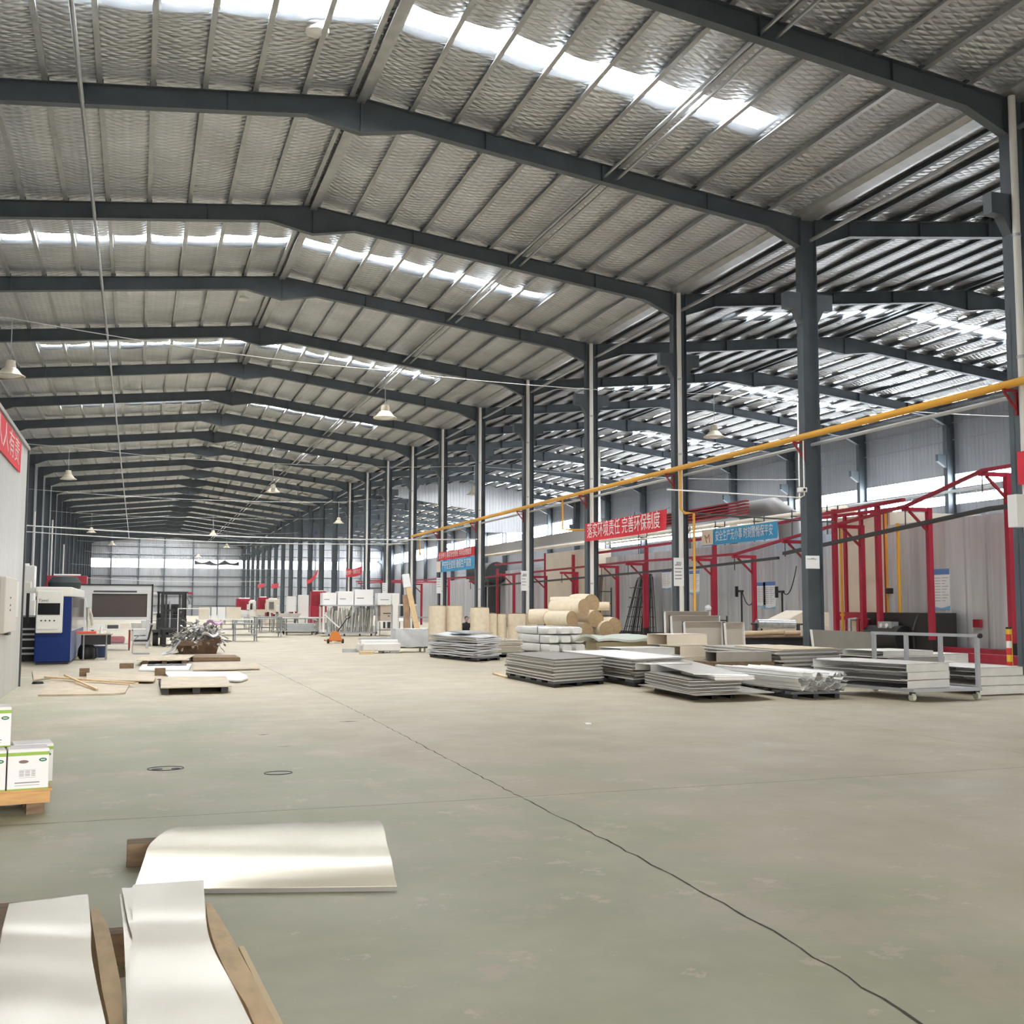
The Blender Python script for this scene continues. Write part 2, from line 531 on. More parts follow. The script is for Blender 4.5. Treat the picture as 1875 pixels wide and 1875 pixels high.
# rafters: tapered I sections with knee and ridge haunches, purlin cleats on top
def rafter(y, top, bot, cl):
    mb = MB()
    mb.prism([(x, y - .008, z) for x, z in top] + [(x, y - .008, z) for x, z in reversed(bot)], (0, .016, 0))
    for line, dz in ((top, -.008), (bot, .008)):
        for (xa, za), (xb, zb) in zip(line, line[1:]):
            mb.hexa([(xa, y - .11, za + dz - .008), (xb, y - .11, zb + dz - .008), (xb, y + .11, zb + dz - .008), (xa, y + .11, za + dz - .008)],
                    [(xa, y - .11, za + dz + .008), (xb, y - .11, zb + dz + .008), (xb, y + .11, zb + dz + .008), (xa, y + .11, za + dz + .008)])
    for x in cl:
        z = zroof(x)
        mb.box(x - .11, x + .035, y - .1, y + .1, z - .02, z + .1)
    return mb
def mid(top, x):
    for (xa, za), (xb, zb) in zip(top, top[1:]):
        if xa <= x <= xb: return za + (zb - za) * (x - xa) / (xb - xa)
for y in ys:
    tl = [(XL, ZL), (XR, ZR), (XC - .25, zroof(XC - .25))]
    b = [(XL, ZL - .86), (XL + 1.15, zroof(XL + 1.15) - .5), (3.42, zroof(3.42) - .47), (XR, ZR - .86), (5.95, zroof(5.95) - .47), (15.65, zroof(15.65) - .47), (XC - .25, 11.2)]
    mb = rafter(y, tl, b, pl)
    for x in (XL + 3.2, XL + 6.2, XL + 9.2, XR, XR + 3.1, XR + 6.2, XR + 9.2):
        mb.box(x - .01, x + .01, y - .1, y + .1, zroof(x) - (.84 if x == XR else .46), zroof(x) - .02)
    struct('roof_beam', mb, STEEL)
    tl = [(XC + .2, zroof(XC + .2)), (XR2, ZR2), (XW, ZW)]
    b = [(XC + .2, 11.25), (18.25, zroof(18.25) - .45), (27.4, zroof(27.4) - .44), (XR2, ZR2 - .78), (30.2, zroof(30.2) - .44), (XW - 1.5, zroof(XW - 1.5) - .45), (XW, ZW - .95)]
    mb = rafter(y, tl, b, pr)
    for x in (18.25, 20.6, 23, 25.5, XR2, 32, 35, 38):
        mb.box(x - .01, x + .01, y - .1, y + .1, zroof(x) - (.76 if x == XR2 else .43), zroof(x) - .02)
    struct('roof_beam', mb, STEEL)
# columns of the valley line, the right wall and the left wall
def column_mb(x0, x1, y, zt, corbel=0):
    mb = MB().box(x0, x0 + .014, y - .14, y + .14, 0, zt).box(x1 - .014, x1, y - .14, y + .14, 0, zt).box(x0, x1, y - .006, y + .006, 0, zt)
    if corbel == 1:
        xm = (x0 + x1) / 2
        for s in (-1, 1):
            e = x0 if s < 0 else x1
            mb.prism([(e, y - .12, 9.1), (e, y - .12, 9.93), (xm + s * .72, y - .12, 9.93), (xm + s * .72, y - .12, 9.5), (xm + s * .45, y - .12, 9.48)], (0, .24, 0))
    if corbel == 2:
        mb.prism([(x0, y - .1, 8.9), (x0, y - .1, 9.6), (x0 - .55, y - .1, 9.6), (x0 - .55, y - .1, 9.25)], (0, .2, 0))
    return mb
for y in ys:
    struct('column', column_mb(16.65, 17.13, y, 12.0, 1), STEEL)
    struct('column', column_mb(XW - .55, XW - .05, y, 11.9, 2), STEEL)
    struct('column', column_mb(XL - .02, XL + .42, y, 12.2), STEEL)
# valley gutter and eaves strut along the column heads
gut = MB().prism([(16.55, YF, 12.25), (16.55, YF, 12.05), (16.75, YF, 11.98), (17.1, YF, 11.98), (17.3, YF, 12.05), (17.3, YF, 12.25)], (0, YB - YF, 0))
struct('roof_gutter', gut, GALV)
struct('trim_1', MB().tube([(17.05, YF, 11.45), (17.05, YB, 11.45)], .055), GREYPIPE)
struct('trim_2', MB().tube([(-1.45, YF, 12.45), (-1.45, YB, 12.45)], .05), GALV)
struct('trim_3', MB().tube([(10.95, YF, 12.42), (10.95, YB, 12.42)], .04), GALV)
struct('trim_4', MB().tube([(11.28, YF, 12.38), (11.28, YB, 12.38)], .04), GALV)
struct('trim_5', MB().bar((XR, YF, 13.44), (XR, YB, 13.44), .2, .05), GALV)
# sag rods across the purlins in the bays without skylights
for k in range(1, 12, 2):
    y = Y0 + D * k + 3.7
    for xa, xb in ((XL, XR - .2), (XR + .2, XC - .4), (XC + .7, XR2 - .2)):
        struct('sag_rod', MB().bar((xa, y, zroof(xa) + .15), (xb, y, zroof(xb) + .15), .014, .014), DGREY)
# walls
gab = lambda y, dy: MB().prism([(XL - .3, y, 0), (XC, y, 0), (XW + .3, y, 0), (XW + .3, y, ZW + .2), (XR2, y, ZR2 + .2), (XC, y, ZC + .2), (XR, y, ZR + .2), (XL - .3, y, ZL + .2)], (0, dy, 0))
def wall_with_band(name, axis, c, t, a0, a1, ztop, bands, m):
    """wall with horizontal strip openings; bands = [(z0, z1, a, b)] sorted by z, sharing a..b"""
    mb = MB()
    def bx(p0, p1, z0, z1):
        if axis == 'Y': mb.box(c, c + t, p0, p1, z0, z1)
        else: mb.box(p0, p1, c, c + t, z0, z1)
    z = 0
    for z0, z1, p, q in bands:
        bx(a0, a1, z, z0)
        if p > a0: bx(a0, p, z0, z1)
        if q < a1: bx(q, a1, z0, z1)
        z = z1
    bx(a0, a1, z, ztop)
    return struct(name, mb, m)
wall_with_band('wall_right', 'Y', XW, .1, YF, YB, 12.2, [(7.0, 7.48, 38.5, 96), (7.86, 8.58, 38.5, 96), (8.7, 10.25, 102, 189.5)], CLADY)
for z0, z1, p, q in ((7.0, 7.48, 38.5, 96), (7.86, 8.58, 38.5, 96), (8.7, 10.25, 102, 189.5)):
    struct('window_%d' % wi, MB().box(XW + .04, XW + .07, p, q, z0, z1), GLOWW)
    wi += 1
mbw = MB()
for z in (1.5, 3, 4.5, 6, 10.4, 11.3): mbw.box(XW - .07, XW, YF, YB, z, z + .06)
struct('trim_6', mbw, CLADY)
mbw = MB()
y = 38.5
while y < 96:
    mbw.box(XW - .04, XW + .06, y - .03, y + .03, 6.9, 8.6)
    y += 1.25
y = 102
while y < 189.6:
    mbw.box(XW - .04, XW + .06, y - .03, y + .03, 8.7, 10.25)
    y += 2.5
struct('window_frame', mbw, GREYPIPE)
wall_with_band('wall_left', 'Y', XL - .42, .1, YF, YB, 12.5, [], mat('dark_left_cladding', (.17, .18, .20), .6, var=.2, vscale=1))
# far gable wall with its strip of windows
mb = MB()
mb.box(XL - .3, XW + .3, YB, YB + .1, 0, 7.85)
mb.box(XL - .3, -7.4, YB, YB + .1, 7.85, 9.25)
mb.box(39.5, XW + .3, YB, YB + .1, 7.85, 9.25)
mb.prism([(XL - .3, YB, 9.25), (XW + .3, YB, 9.25), (XW + .3, YB, ZW + .2), (XR2, YB, ZR2 + .2), (XC, YB, ZC + .2), (XR, YB, ZR + .2), (XL - .3, YB, ZL + .2)], (0, .1, 0))
struct('wall_back', mb, CLAD)
struct('window_%d' % wi, MB().box(-7.4, 39.5, YB + .05, YB + .08, 7.85, 9.25), mat('daylight_far_window', (.9, .95, 1), .5, emit=6.0, ecol=(.92, .96, 1.0))); wi += 1
mbw = MB()
x = -7.4
while x < 39.6:
    mbw.box(x - .04, x + .04, YB - .02, YB + .05, 7.85, 9.25)
    x += 1.18
mbw.box(-7.4, 39.5, YB - .03, YB + .04, 8.2, 8.25)
struct('window_frame', mbw, GREYPIPE)
mbw = MB()
for z in (1.6, 3.2, 4.8, 6.4, 9.9, 11.2): mbw.box(XL, XW, YB - .12, YB, z, z + .07)
struct('trim_7', mbw, DGREY)
for x in (-4.13, .13, 4.12, 8.68, 12.62, 20.9, 24.9, 28.8, 32.8, 36.8):
    struct('column', MB().box(x - .12, x + .12, YB - .5, YB - .13, 0, zroof(x) - .1), STEEL)
# ripped film sagging over part of the far window
struct('window_film', MB().sheet(30, 2, lambda u, v: (8.9 + 7.2 * u, YB - .16 + .02 * v, 8.42 + .08 * math.sin(u * 11) + v * (.78 - .5 * abs(math.sin(u * 9.4)))), .03), DGREY)
# near gable behind the viewer; its unseen doorway is opened wide to light the floor
mb = MB()
dx0, dx1, dz = -7.0, 16.4, 9.0
mb.box(XL - .3, dx0, YF - .1, YF, 0, dz)
mb.box(dx1, XW + .3, YF - .1, YF, 0, dz)
mb.prism([(XL - .3, YF - .1, dz), (XW + .3, YF - .1, dz), (XW + .3, YF - .1, ZW + .2), (XR2, YF - .1, ZR2 + .2), (XC, YF - .1, ZC + .2), (XR, YF - .1, ZR + .2), (XL - .3, YF - .1, ZL + .2)], (0, .1, 0))
struct('wall_front', mb, CLAD)
# ribbed partition high up in the second bay
part = [(23.2, 100, zroof(23.2) + .15), (28.8, 100, 13.4), (35.3, 100, zroof(35.3) + .15), (35.3, 100, 8.68), (30.7, 100, 8.57), (30.5, 100, 10.64), (22.0, 100, 11.75), (22.0, 100, zroof(22) + .15)]
struct('wall_partition', MB().prism(part, (0, .08, 0)), CLAD)
# floor: saw-cut joints and the long crack
def crack(pts, w, jit, name):
    mb = MB()
    P = []
    for (xa, ya), (xb, yb) in zip(pts, pts[1:]):
        n = max(2, int(math.hypot(xb - xa, yb - ya) / .12))
        P += [(xa + (xb - xa) * i / n + (rnd(-jit, jit)), ya + (yb - ya) * i / n + rnd(-jit, jit) * .3) for i in range(n)]
    P.append(pts[-1])
    for (xa, ya), (xb, yb) in zip(P, P[1:]):
        d = math.hypot(xb - xa, yb - ya) or 1
        nx, ny = -(yb - ya) / d * w / 2, (xb - xa) / d * w / 2
        k = rnd(.5, 1.3) if jit > .002 else 1
        mb.add([(xa - nx * k, ya - ny * k, .0015), (xa + nx * k, ya + ny * k, .0015), (xb + nx * k, yb + ny * k, .0015), (xb - nx * k, yb - ny * k, .0015)], [(0, 3, 2, 1)])
    return struct(name, mb, mat('crack_dark', (.07, .06, .045), .9))
crack([(2.72, 1.5), (2.74, 3.45), (2.86, 4.75), (2.92, 6.5), (2.93, 8.7), (3.05, 15), (3.1, 30)], .012, .012, 'floor_crack')
crack([(-3, 8.44), (2.2, 8.42), (8, 8.52), (16, 8.55)], .008, .001, 'floor_joint')
crack([(-1, 14.9), (6, 14.95), (16, 15.0)], .007, .003, 'floor_joint')
for y in (22.4, 30): crack([(-3, y), (16, y + .1)], .012, .002, 'floor_joint')
crack([(8.5, 3), (8.75, 9), (9, 15), (9.1, 30)], .006, .006, 'floor_joint')
# ================================================================ hung and fixed to the building
Yk = lambda k: Y0 + D * k
WCABLE = mat('pale_cable', (.62, .62, .60), .5)
LAMPM = mat('lamp_shade_enamel', (.62, .56, .44), .4)
LAMPG = mat('lamp_lens', (.8, .8, .76), .3)
def catenary(a, b, sag, n=14):
    a, b = Vector(a), Vector(b)
    return [a.lerp(b, i / n) - Vector((0, 0, sag * 4 * (i / n) * (1 - i / n))) for i in range(n + 1)]
# cables stretched across the hall, the lamps hang from them
ZL_ = 9.4
cables = [([(-7.4, 32.3, 9.6), (-3.48, 32.73, ZL_), (7.68, 35.94, ZL_), (20.06, 35.94, ZL_), (40.3, 36.2, 9.7)], 'pale cable across both bays carrying the nearest three lamps'),
          ([(-7.4, 58.5, 9.6), (-3.4, 58.71, ZL_), (6.94, 61.6, ZL_), (17.71, 58.94, ZL_), (40.3, 59.5, 9.6)], 'pale cable over the forklift carrying the second row of lamps'),
          ([(16.7, 82.6, 9.7), (14.27, 83.0, ZL_), (-7.4, 84, 9.7)], 'thin cable carrying the single lamp beside the distant pillars'),
          ([(-7.4, Yk(5) - .5, 5.3), (16.6, Yk(5) - .5, 5.0)], 'white pipe-like line just above the blue and white cutting machine'),
          ([(-7.4, Yk(7), 5.9), (16.6, Yk(7), 5.6)], 'middle pale line running from the left wall above the brown screen'),
          ([(-7.4, 100.9, 9.6), (-3.86, 100.96, ZL_), (6.23, 100.97, ZL_), (16.6, 101, 9.6)], 'cable across the hall carrying the third row of lamps'),
          ([(-7.4, 120.9, 9.6), (-2.59, 120.97, ZL_), (8.98, 122.1, ZL_), (16.6, 122.3, 9.6)], 'cable across the hall carrying the fourth row of lamps'),
          ([(-7.4, 146, 9.6), (7.28, 146.41, ZL_), (16.6, 146.5, 9.6)], 'cable carrying the tiny lamp right of the ridge'),
          ([(-7.4, 173.4, 9.6), (-3.09, 173.51, ZL_), (16.6, 173.6, 9.6)], 'cable carrying the tiny lamp left of the ridge'),
          ([(-7.4, Yk(16), 6.4), (16.6, Yk(16), 6.1)], 'thin line across the far hall just below the gable windows'),
          ([(-7.4, Yk(19), 5.4), (16.6, Yk(19), 5.1)], 'lowest thin line in front of the far gable wall')]
for pts, lab in cables:
    P = []
    for a, b in zip(pts, pts[1:]): P += catenary(a, b, .012 * (Vector(b) - Vector(a)).length, 8)[:-1]
    ob = MB().tube(P + [Vector(pts[-1])], .03 if pts[0][2] < 6 else .014, 5).build('cable', WCABLE)
    tag(ob, lab, 'cable', 'cables across the hall')
def lamp_proto():
    t = thing('pendant_lamp', '', 'lamp', group='high bay pendant lamps')
    MB().lathe([(.03, .44), (.13, .42), (.15, .22), (.19, .2), (.30, .06), (.40, 0), (.40, -.02), (.36, -.02), (.27, .06), (.15, .18)], n=20).build('lamp_shade', LAMPM, t, smooth=True)
    MB().lathe([(.30, .02), (.15, -.03), (.02, -.04)], n=16).build('lens', LAMPG, t, smooth=True)
    MB().tube([(0, 0, .42), (0, 0, 1.6)], .012, 6).build('rod', GALV, t)
    return t
lp = lamp_proto()
lamps = [(-3.48, 32.73, 'big cream pendant lamp cut off by the left edge of the picture'),
         (7.68, 35.94, 'pendant lamp hanging in mid hall in front of the third skylight'),
         (-3.4, 58.71, 'pendant lamp left of the ridge, above the cutting machine'),
         (6.94, 61.6, 'pendant lamp right of the ridge, above the scrap heap'),
         (20.06, 35.94, 'pendant lamp in the second bay between the two nearest pillars'),
         (17.71, 58.94, 'pendant lamp hanging beside the pillar above the stacked red and blue banners'),
         (-3.86, 100.96, 'small distant lamp at left above the far gable windows'),
         (6.23, 100.97, 'small distant lamp right of centre above the far gable windows'),
         (-2.59, 120.97, 'distant lamp at left just touching the far window strip'),
         (8.98, 122.1, 'distant lamp at right just above the far window strip'),
         (7.28, 146.41, 'tiny lamp at right in front of the far window strip'),
         (-3.09, 173.51, 'tiny lamp at left in front of the far gable wall'),
         (14.27, 83.0, 'pendant lamp beside the distant pillars near the sagging red pennant')]
for i, (x, y, lab) in enumerate(lamps):
    if i == 0:
        lp.location = (x, y, 7.8)
        lp['label'] = lab
    else: dup(lp, (x, y, 7.8), label=lab)
# ring lamps / vents on the ceiling
for (x, y, lab) in ((3.2, 22.2, 'round white ceiling fixture beside the nearest skylight'), (3.55, 43.4, 'small round fixture under the ceiling left of the ridge')):
    t = thing('ceiling_fixture', lab, 'ceiling fixture', (x, y, zroof(x) + .04), group='round ceiling fixtures')
    MB().lathe([(.24, .15), (.26, .05), (.24, 0), (.2, -.01)], n=20).build('housing', WHITE, t, smooth=True)
    MB().lathe([(.17, -.012), (.1, -.03), (.01, -.035)], n=16).build('lens', LAMPG, t, smooth=True)
# white downpipes on the pillars
for k in [0, 2, 3, 4, 5, 6, 7, 8, 9, 10]:
    y = Yk(k) - .24
    ordn = {0: 'nearest pillar at the right edge', 2: 'second whole pillar, behind the tall white notice', 3: 'third pillar, at the left end of the red banner', 4: 'fourth pillar', 5: 'fifth pillar, right of the blue slogan banner', 6: 'sixth pillar, left of the blue slogan banner', 7: 'seventh pillar, by the leaning boards', 8: 'eighth pillar, at the right end of the sagging red banner', 9: 'ninth pillar, at the left end of the sagging red banner', 10: 'tenth pillar'}[k]
    t = thing('downpipe', 'white rain downpipe on the ' + ordn, 'downpipe', (16.8 if k > 0 else 16.66, y, 0), group='rain downpipes')
    MB().tube([(0, 0, .02), (0, 0, 11.95)], .075, 12).build('pipe', PIPEW, t, smooth=True)
    for z in (2.4, 6.5, 9.0): MB().tube([(0, 0, z), (0, 0, z + .06)], .086, 12).build('bracket', GREYPIPE, t)
# yellow gas pipe on red brackets along the pillars
t = thing('gas_pipe', 'long yellow gas pipe running along the pillars on brackets', 'pipe', (16.4, 0, 5.97))
MB().tube([(0, 8, 0), (0, 68.3, 0)], .085, 12).build('pipe', YELLOW, t, smooth=True)
for k in range(0, 7):
    y = Yk(k) - .1
    b = MB().bar((-.1, y, -.11), (.24, y, -.11), .05, .05).bar((.23, y, -.14), (.23, y, -.6), .05, .05).bar((-.08, y, -.13), (.22, y, -.5), .04, .04, (0, 1, 0)).build('bracket', DARKRED, t)
MB().tube([(.12, 66.6, 0), (.12, 66.6, -1.3)], .04, 8).build('drop_pipe', YELLOW, t)
MB().tube([(.12, 42.3, 0), (.12, 42.3, -1.25), (.3, 42.0, -1.3), (1.6, 42.0, -1.3)], .04, 8).build('drop_pipe', YELLOW, t)
MB().tube([(.15, 31.9, 0), (.15, 31.9, -1.3), (.3, 31.9, -1.42), (.62, 31.9, -1.42), (.62, 31.9, -6.0)], .045, 8).build('drop_pipe', YELLOW, t)
ob = MB().tube([(16.95, 8, 5.82), (16.95, 78, 5.9)], .05, 8).build('service_pipe', GREYPIPE)
tag(ob, 'thin grey service pipe running just below the yellow gas pipe', 'pipe')
ob = MB().tube([(17.1, 32.0, 4.55), (23.5, 33.5, 4.55)], .03, 6).build('service_pipe', DGREY)
tag(ob, 'black branch pipe crossing from the second pillar towards the red rail', 'pipe')
ob = MB().tube([(17.0, 42.2, 5.9), (17.0, 42.2, 4.7), (17.6, 42.2, 4.7)], .03, 6).build('service_pipe', BLACK)
tag(ob, 'black hooked pipe hanging beside the short yellow drop pipe', 'pipe')
# banners
def banner(name, lab, m, x, ya, yb, z0, z1, text, th, tm=WHITE, sag=.05, tilt=0, emblem=None, group=None):
    t = thing(name, lab, 'banner', (x, (ya + yb) / 2, 0), group=group)
    L = abs(yb - ya)
    mb = MB().sheet(16, 4, lambda u, v: (.02 * math.sin(9 * u), (u - .5) * L, z0 + v * (z1 - z0) - sag * 4 * u * (1 - u) + tilt * (u - .5)), .004)
    mb = MB()
    n = 18
    vs, fs = [], []
    for i in range(n + 1):
        u = i / n
        for j, zz in enumerate((z0, (z0 + z1) / 2, z1)):
            vs.append((.025 * math.sin(7 * u + j), (u - .5) * L, zz - sag * 4 * u * (1 - u) + tilt * (u - .5)))
    for i in range(n):
        for j in range(2): fs.append((i * 3 + j, i * 3 + j + 1, i * 3 + j + 4, i * 3 + j + 3))
    k = len(vs)
    vs += [(a + .006, b, c) for a, b, c in vs]
    fs += [tuple(q + k for q in reversed(f)) for f in fs]
    mb.add(vs, fs)
    mb.build('cloth', m, t, smooth=True)
    off = 0
    if emblem:
        eb = MB().box(-.045, -.035, L / 2 - emblem - .02, L / 2 - .02, z0 + .02, z1 - .02)
        eb.build('emblem_panel', emblem_m, t)
        off = emblem / 2
    if text: lettering(text, th, tm, t, (-.05, -off, (z0 + z1) / 2 - sag * .66), (PI / 2, 0, -PI / 2), width=(L - 2 * off) * .9)
    for e in (-1, 1): MB().bar((0, e * L / 2, z1 + e * tilt / 2), (.14, e * (L / 2 + .05), z1 + .05 + e * tilt / 2), .01, .01).build('tie', DGREY, t)
    return t
emblem_m = mat('banner_emblem', (.80, .68, .55), .6)
banner('slogan_banner', 'red slogan banner with white characters strung between the second and third pillars', BANR, 16.52, 32.9, 39.9, 4.07, 4.76, '落实环境责任 完善环保制度', .62, sag=.03)
b = banner('slogan_banner', 'blue slogan banner with a cream emblem hung before the booth wall', BANB, 23.4, 37.1, 43.1, 4.2, 4.86, '安全生产无小事 时刻警惕保平安', .5, sag=.02, emblem=1.0)
for dy, z, s in ((2.35, 4.48, 1),):
    eb = MB()
    for a, b2 in (((0, -.18), (-.12, .16)), ((-.12, .16), (.02, .02)), ((.02, .02), (.14, .18)), ((.14, .18), (.16, -.18))):
        eb.bar((-.05, dy + .15 - a[0] * 1.5, z + a[1]), (-.05, dy + .15 - b2[0] * 1.5, z + b2[1]), .03, .05)
    eb.build('emblem', mat('emblem_brown', (.5, .25, .15), .6), b)
banner('slogan_banner', 'smaller red banner directly above a blue banner between two far pillars', BANR, 16.52, 54.9, 62.2, 4.2, 4.68, '全员参与 落实安全责任 共同治理隐患', .36, sag=.04)
banner('slogan_banner', 'small bright blue banner directly below a red banner between two far pillars', BANB, 16.5, 54.9, 62.3, 3.5, 4.15, '严守安全底线 确保生产高效', .5, sag=.01, emblem=.9)
banner('slogan_banner', 'short red banner sagging between two distant pillars', BANR, 16.55, 85.4, 92.4, 4.05, 4.7, '安全第一 预防为主', .4, sag=.12)
banner('pennant', 'red cloth slanting up to a distant pillar', BANR, 16.55, 107.7, 114.9, 4.35, 4.75, None, .3, sag=.35, tilt=-.9)
banner('pennant', 'small red cloth on a distant pillar, nearer of the far two', BANR, 16.55, 139, 146.5, 3.9, 4.45, None, .3)
banner('pennant', 'small red cloth on a distant pillar, farther of the far two', BANR, 16.55, 155, 164, 4.2, 4.75, None, .3)
# notices on the pillars
def notice(lab, loc, w, h, lines, head=None, heading_text=None, rz=0, group=None, face='-Y', curl=0):
    t = thing('notice', lab, 'sign', loc, rz, group)
    MB().box(-w / 2, w / 2, 0, .012, -h / 2, h / 2).build('sheet', PAPER, t)
    lb = MB()
    n = lines
    z = h / 2 - h * (.26 if head or heading_text else .12)
    for i in range(n):
        ww = w * rnd(.55, .8)
        lb.box(-w * .4, -w * .4 + ww, -.003, 0, z - h * .012, z + h * .012)
        z -= h * .6 / n
    lb.build('lettering', INKB if head else INK, t)
    if head: MB().box(-w / 2 + .01, w / 2 - .01, -.004, 0, h / 2 - h * .13, h / 2 - .01).build('header', INKB, t)
    if heading_text: lettering(heading_text, h * .11, INK, t, (0, -.004, h / 2 - h * .2), (PI / 2, 0, 0))
    return t
notice('tall white notice with small print on the second whole pillar', (16.66, Yk(2) - .33, 2.66), .36, .92, 5, heading_text='通知')
notice('square white plate fixed low on the foremost full pillar', (16.8, Yk(1) - .153, 2.7), .42, .34, 1, heading_text='1-5-22')
notice('large white notice with blue print at the right edge of the picture', (16.62, Yk(0) - .55, 2.5), .55, .92, 6, head=True)
notice('white notice on the fourth pillar, above the upright rolls', (16.62, Yk(4) - .33, 2.7), .34, .9, 4, heading_text='通知')
notice('narrow white notice on the sixth pillar, below the blue slogan banner', (16.62, Yk(6) - .33, 2.75), .3, .9, 4)
notice('narrow white notice on the eighth pillar', (16.62, Yk(8) - .33, 2.75), .3, .9, 4)
ob = MB().box(16.35, 16.62, Yk(0) - .3, Yk(0) - .05, 3.1, 3.75).build('electrical_box', WHITE, bevel=.015)
tag(ob, 'white electrical box above the notice at the right edge', 'electrical box')
ob = MB().box(16.5, 16.6, Yk(0) - .45, Yk(0) - .2, 3.95, 4.6).build('hanging_sign', BANR)
tag(ob, 'red sign sliver high on the nearest pillar at the right edge', 'sign')
# security camera on the foremost full pillar
t = thing('security_camera', 'small security camera on a white conduit beside the foremost full pillar', 'camera', (16.55, Yk(1) - .2, 4.55))
MB().tube([(0, 0, 1.35), (0, 0, -.1), (-.12, 0, -.16), (-3.0, 2.0, .15)], .02, 6).build('conduit', WHITE, t)
MB().box(-.16, .02, -.12, .1, -.02, .1).build('housing', WHITE, t, bevel=.01)
MB().tube([(-.07, -.12, .04), (-.07, -.15, .04)], .035, 10).build('lens', BLACK, t)
# ================================================================ left foreground
rail_at = lambda rail, t: (lambda i, f: tuple(rail[i][k] + (rail[i + 1][k] - rail[i][k]) * f for k in range(3)))(min(int(t * (len(rail) - 1)), len(rail) - 2), t * (len(rail) - 1) - min(int(t * (len(rail) - 1)), len(rail) - 2))
def smooth_rail(r, n=24):
    P = [Vector(p) for p in r]
    P = [P[0] * 2 - P[1]] + P + [P[-1] * 2 - P[-2]]
    out = []
    segs = len(r) - 1
    for q in range(n + 1):
        t = q / n * segs
        i = min(int(t), segs - 1)
        f = t - i
        a, b, c, d = P[i:i + 4]
        out.append(.5 * ((2 * b) + (c - a) * f + (2 * a - 5 * b + 4 * c - d) * f * f + (3 * b - 3 * c + d - a) * f ** 3))
    return out
def strip(L, R, thick, n=24, w=6, crown=0.0):
    L, R = smooth_rail(L, n), smooth_rail(R, n)
    return MB().sheet(w, n, lambda u, v: L[n - round(v * n)].lerp(R[n - round(v * n)], u) + Vector((0, 0, crown * 4 * u * (1 - u))), thick)
# the nearest wooden formers are long curved boards the strips lie on
def former(lab, L, R, h):
    mb = MB()
    L, R = smooth_rail(L, 20), smooth_rail(R, 20)
    vs, fs = [], []
    for a, b in zip(L, R):
        vs += [a, b, b - Vector((0, 0, min(h, b.z - .005))), a - Vector((0, 0, min(h, a.z - .005)))]
    for i in range(20):
        for k in range(4):
            fs.append((i * 4 + k, i * 4 + (k + 1) % 4, i * 4 + 4 + (k + 1) % 4, i * 4 + 4 + k))
    fs += [(3, 2, 1, 0), (80, 81, 82, 83)]
    mb.add(vs, fs)
    return tag(mb.build('curved_board', WOOD, smooth=True), lab, 'board', 'curved wooden boards')
former('curved wooden board to the right of the white film strips', [(.34, 5.33, .16), (.32, 4.84, .2), (.32, 4.42, .22), (.34, 4.02, .23), (.37, 3.74, .23), (.38, 3.54, .23), (.42, 3.08, .23)],
       [(.36, 5.3, .16), (.385, 4.74, .2), (.405, 4.29, .22), (.425, 3.91, .23), (.435, 3.69, .23), (.445, 3.54, .23), (.475, 3.06, .23)], .24)
former('curved wooden board between the left steel sheet and the white film strips', [(-.15, 5.22, .2), (-.13, 4.83, .24), (-.1, 4.38, .26), (-.07, 3.95, .26), (-.04, 3.64, .25), (-.01, 3.17, .25)],
       [(-.12, 5.23, .2), (-.07, 4.77, .24), (-.04, 4.36, .26), (-.01, 3.93, .26), (0, 3.63, .25), (.02, 3.16, .25)], .25)
ob = MB().bar((.418, 4.45, .105), (.468, 3.45, .105), .02, .205).build('batten', mat('fresh_wood', (.72, .58, .36), .7))
tag(ob, 'thin pale batten along the outer side of the right curved board', 'batten')
ob = MB().box(-.5, .34, 5.05, 5.15, 0, .13).build('cross_beam', WOODD)
tag(ob, 'dark wooden cross beam under the strips and curved boards', 'beam')
ob = MB().box(-.75, -.42, 3.2, 5.35, 0, .22).build('timber', WOODD)
tag(ob, 'brown timber showing at the left edge under the steel sheet', 'timber')
csl = [(.02, 4.91, .36), (.02, 4.48, .345), (.02, 4.17, .315), (.01, 3.85, .30), (.01, 3.48, .30), (0, 3.04, .30)]
csr = [(.30, 4.9, .36), (.28, 4.40, .345), (.285, 4.12, .318), (.325, 3.74, .30), (.35, 3.38, .30), (.385, 2.92, .30)]
ob = strip(csl, csr, .002, crown=.0).build('film_strip', FILM, smooth=True)
tag(ob, 'topmost white filmed steel strip of the bent pile in the foreground', 'steel strip', 'white filmed strips')
ob = strip([(-.03, 4.93, .32), (-.012, 4.49, .31), (-.002, 4.15, .29), (.01, 3.57, .28), (.01, 3.12, .275)], [(.24, 4.96, .32), (.23, 4.41, .31), (.23, 4.07, .29), (.27, 3.48, .28), (.28, 3.03, .275)], .002).build('film_strip', FILM, smooth=True)
tag(ob, 'lowest white filmed steel strip, its left edge poking out of the bent pile', 'steel strip', 'white filmed strips')
ob = strip([(-.022, 4.95, .34), (.005, 4.48, .327), (.03, 4.22, .302), (.05, 3.51, .289)], [(.25, 4.93, .34), (.26, 4.48, .327), (.27, 4.22, .302), (.3, 3.51, .289)], .002).build('film_strip', FILM, smooth=True)
tag(ob, 'middle white filmed steel strip, fanned out at its far left corner', 'steel strip', 'white filmed strips')
ob = strip([(-.43, 4.75, .36), (-.42, 4.44, .35), (-.41, 4.24, .33), (-.41, 3.99, .30), (-.40, 3.68, .285), (-.39, 3.22, .285)], [(-.15, 4.81, .36), (-.12, 4.34, .35), (-.11, 4.11, .33), (-.08, 3.83, .30), (-.05, 3.56, .285), (-.01, 3.1, .285)], .002).build('film_strip', FILM, smooth=True)
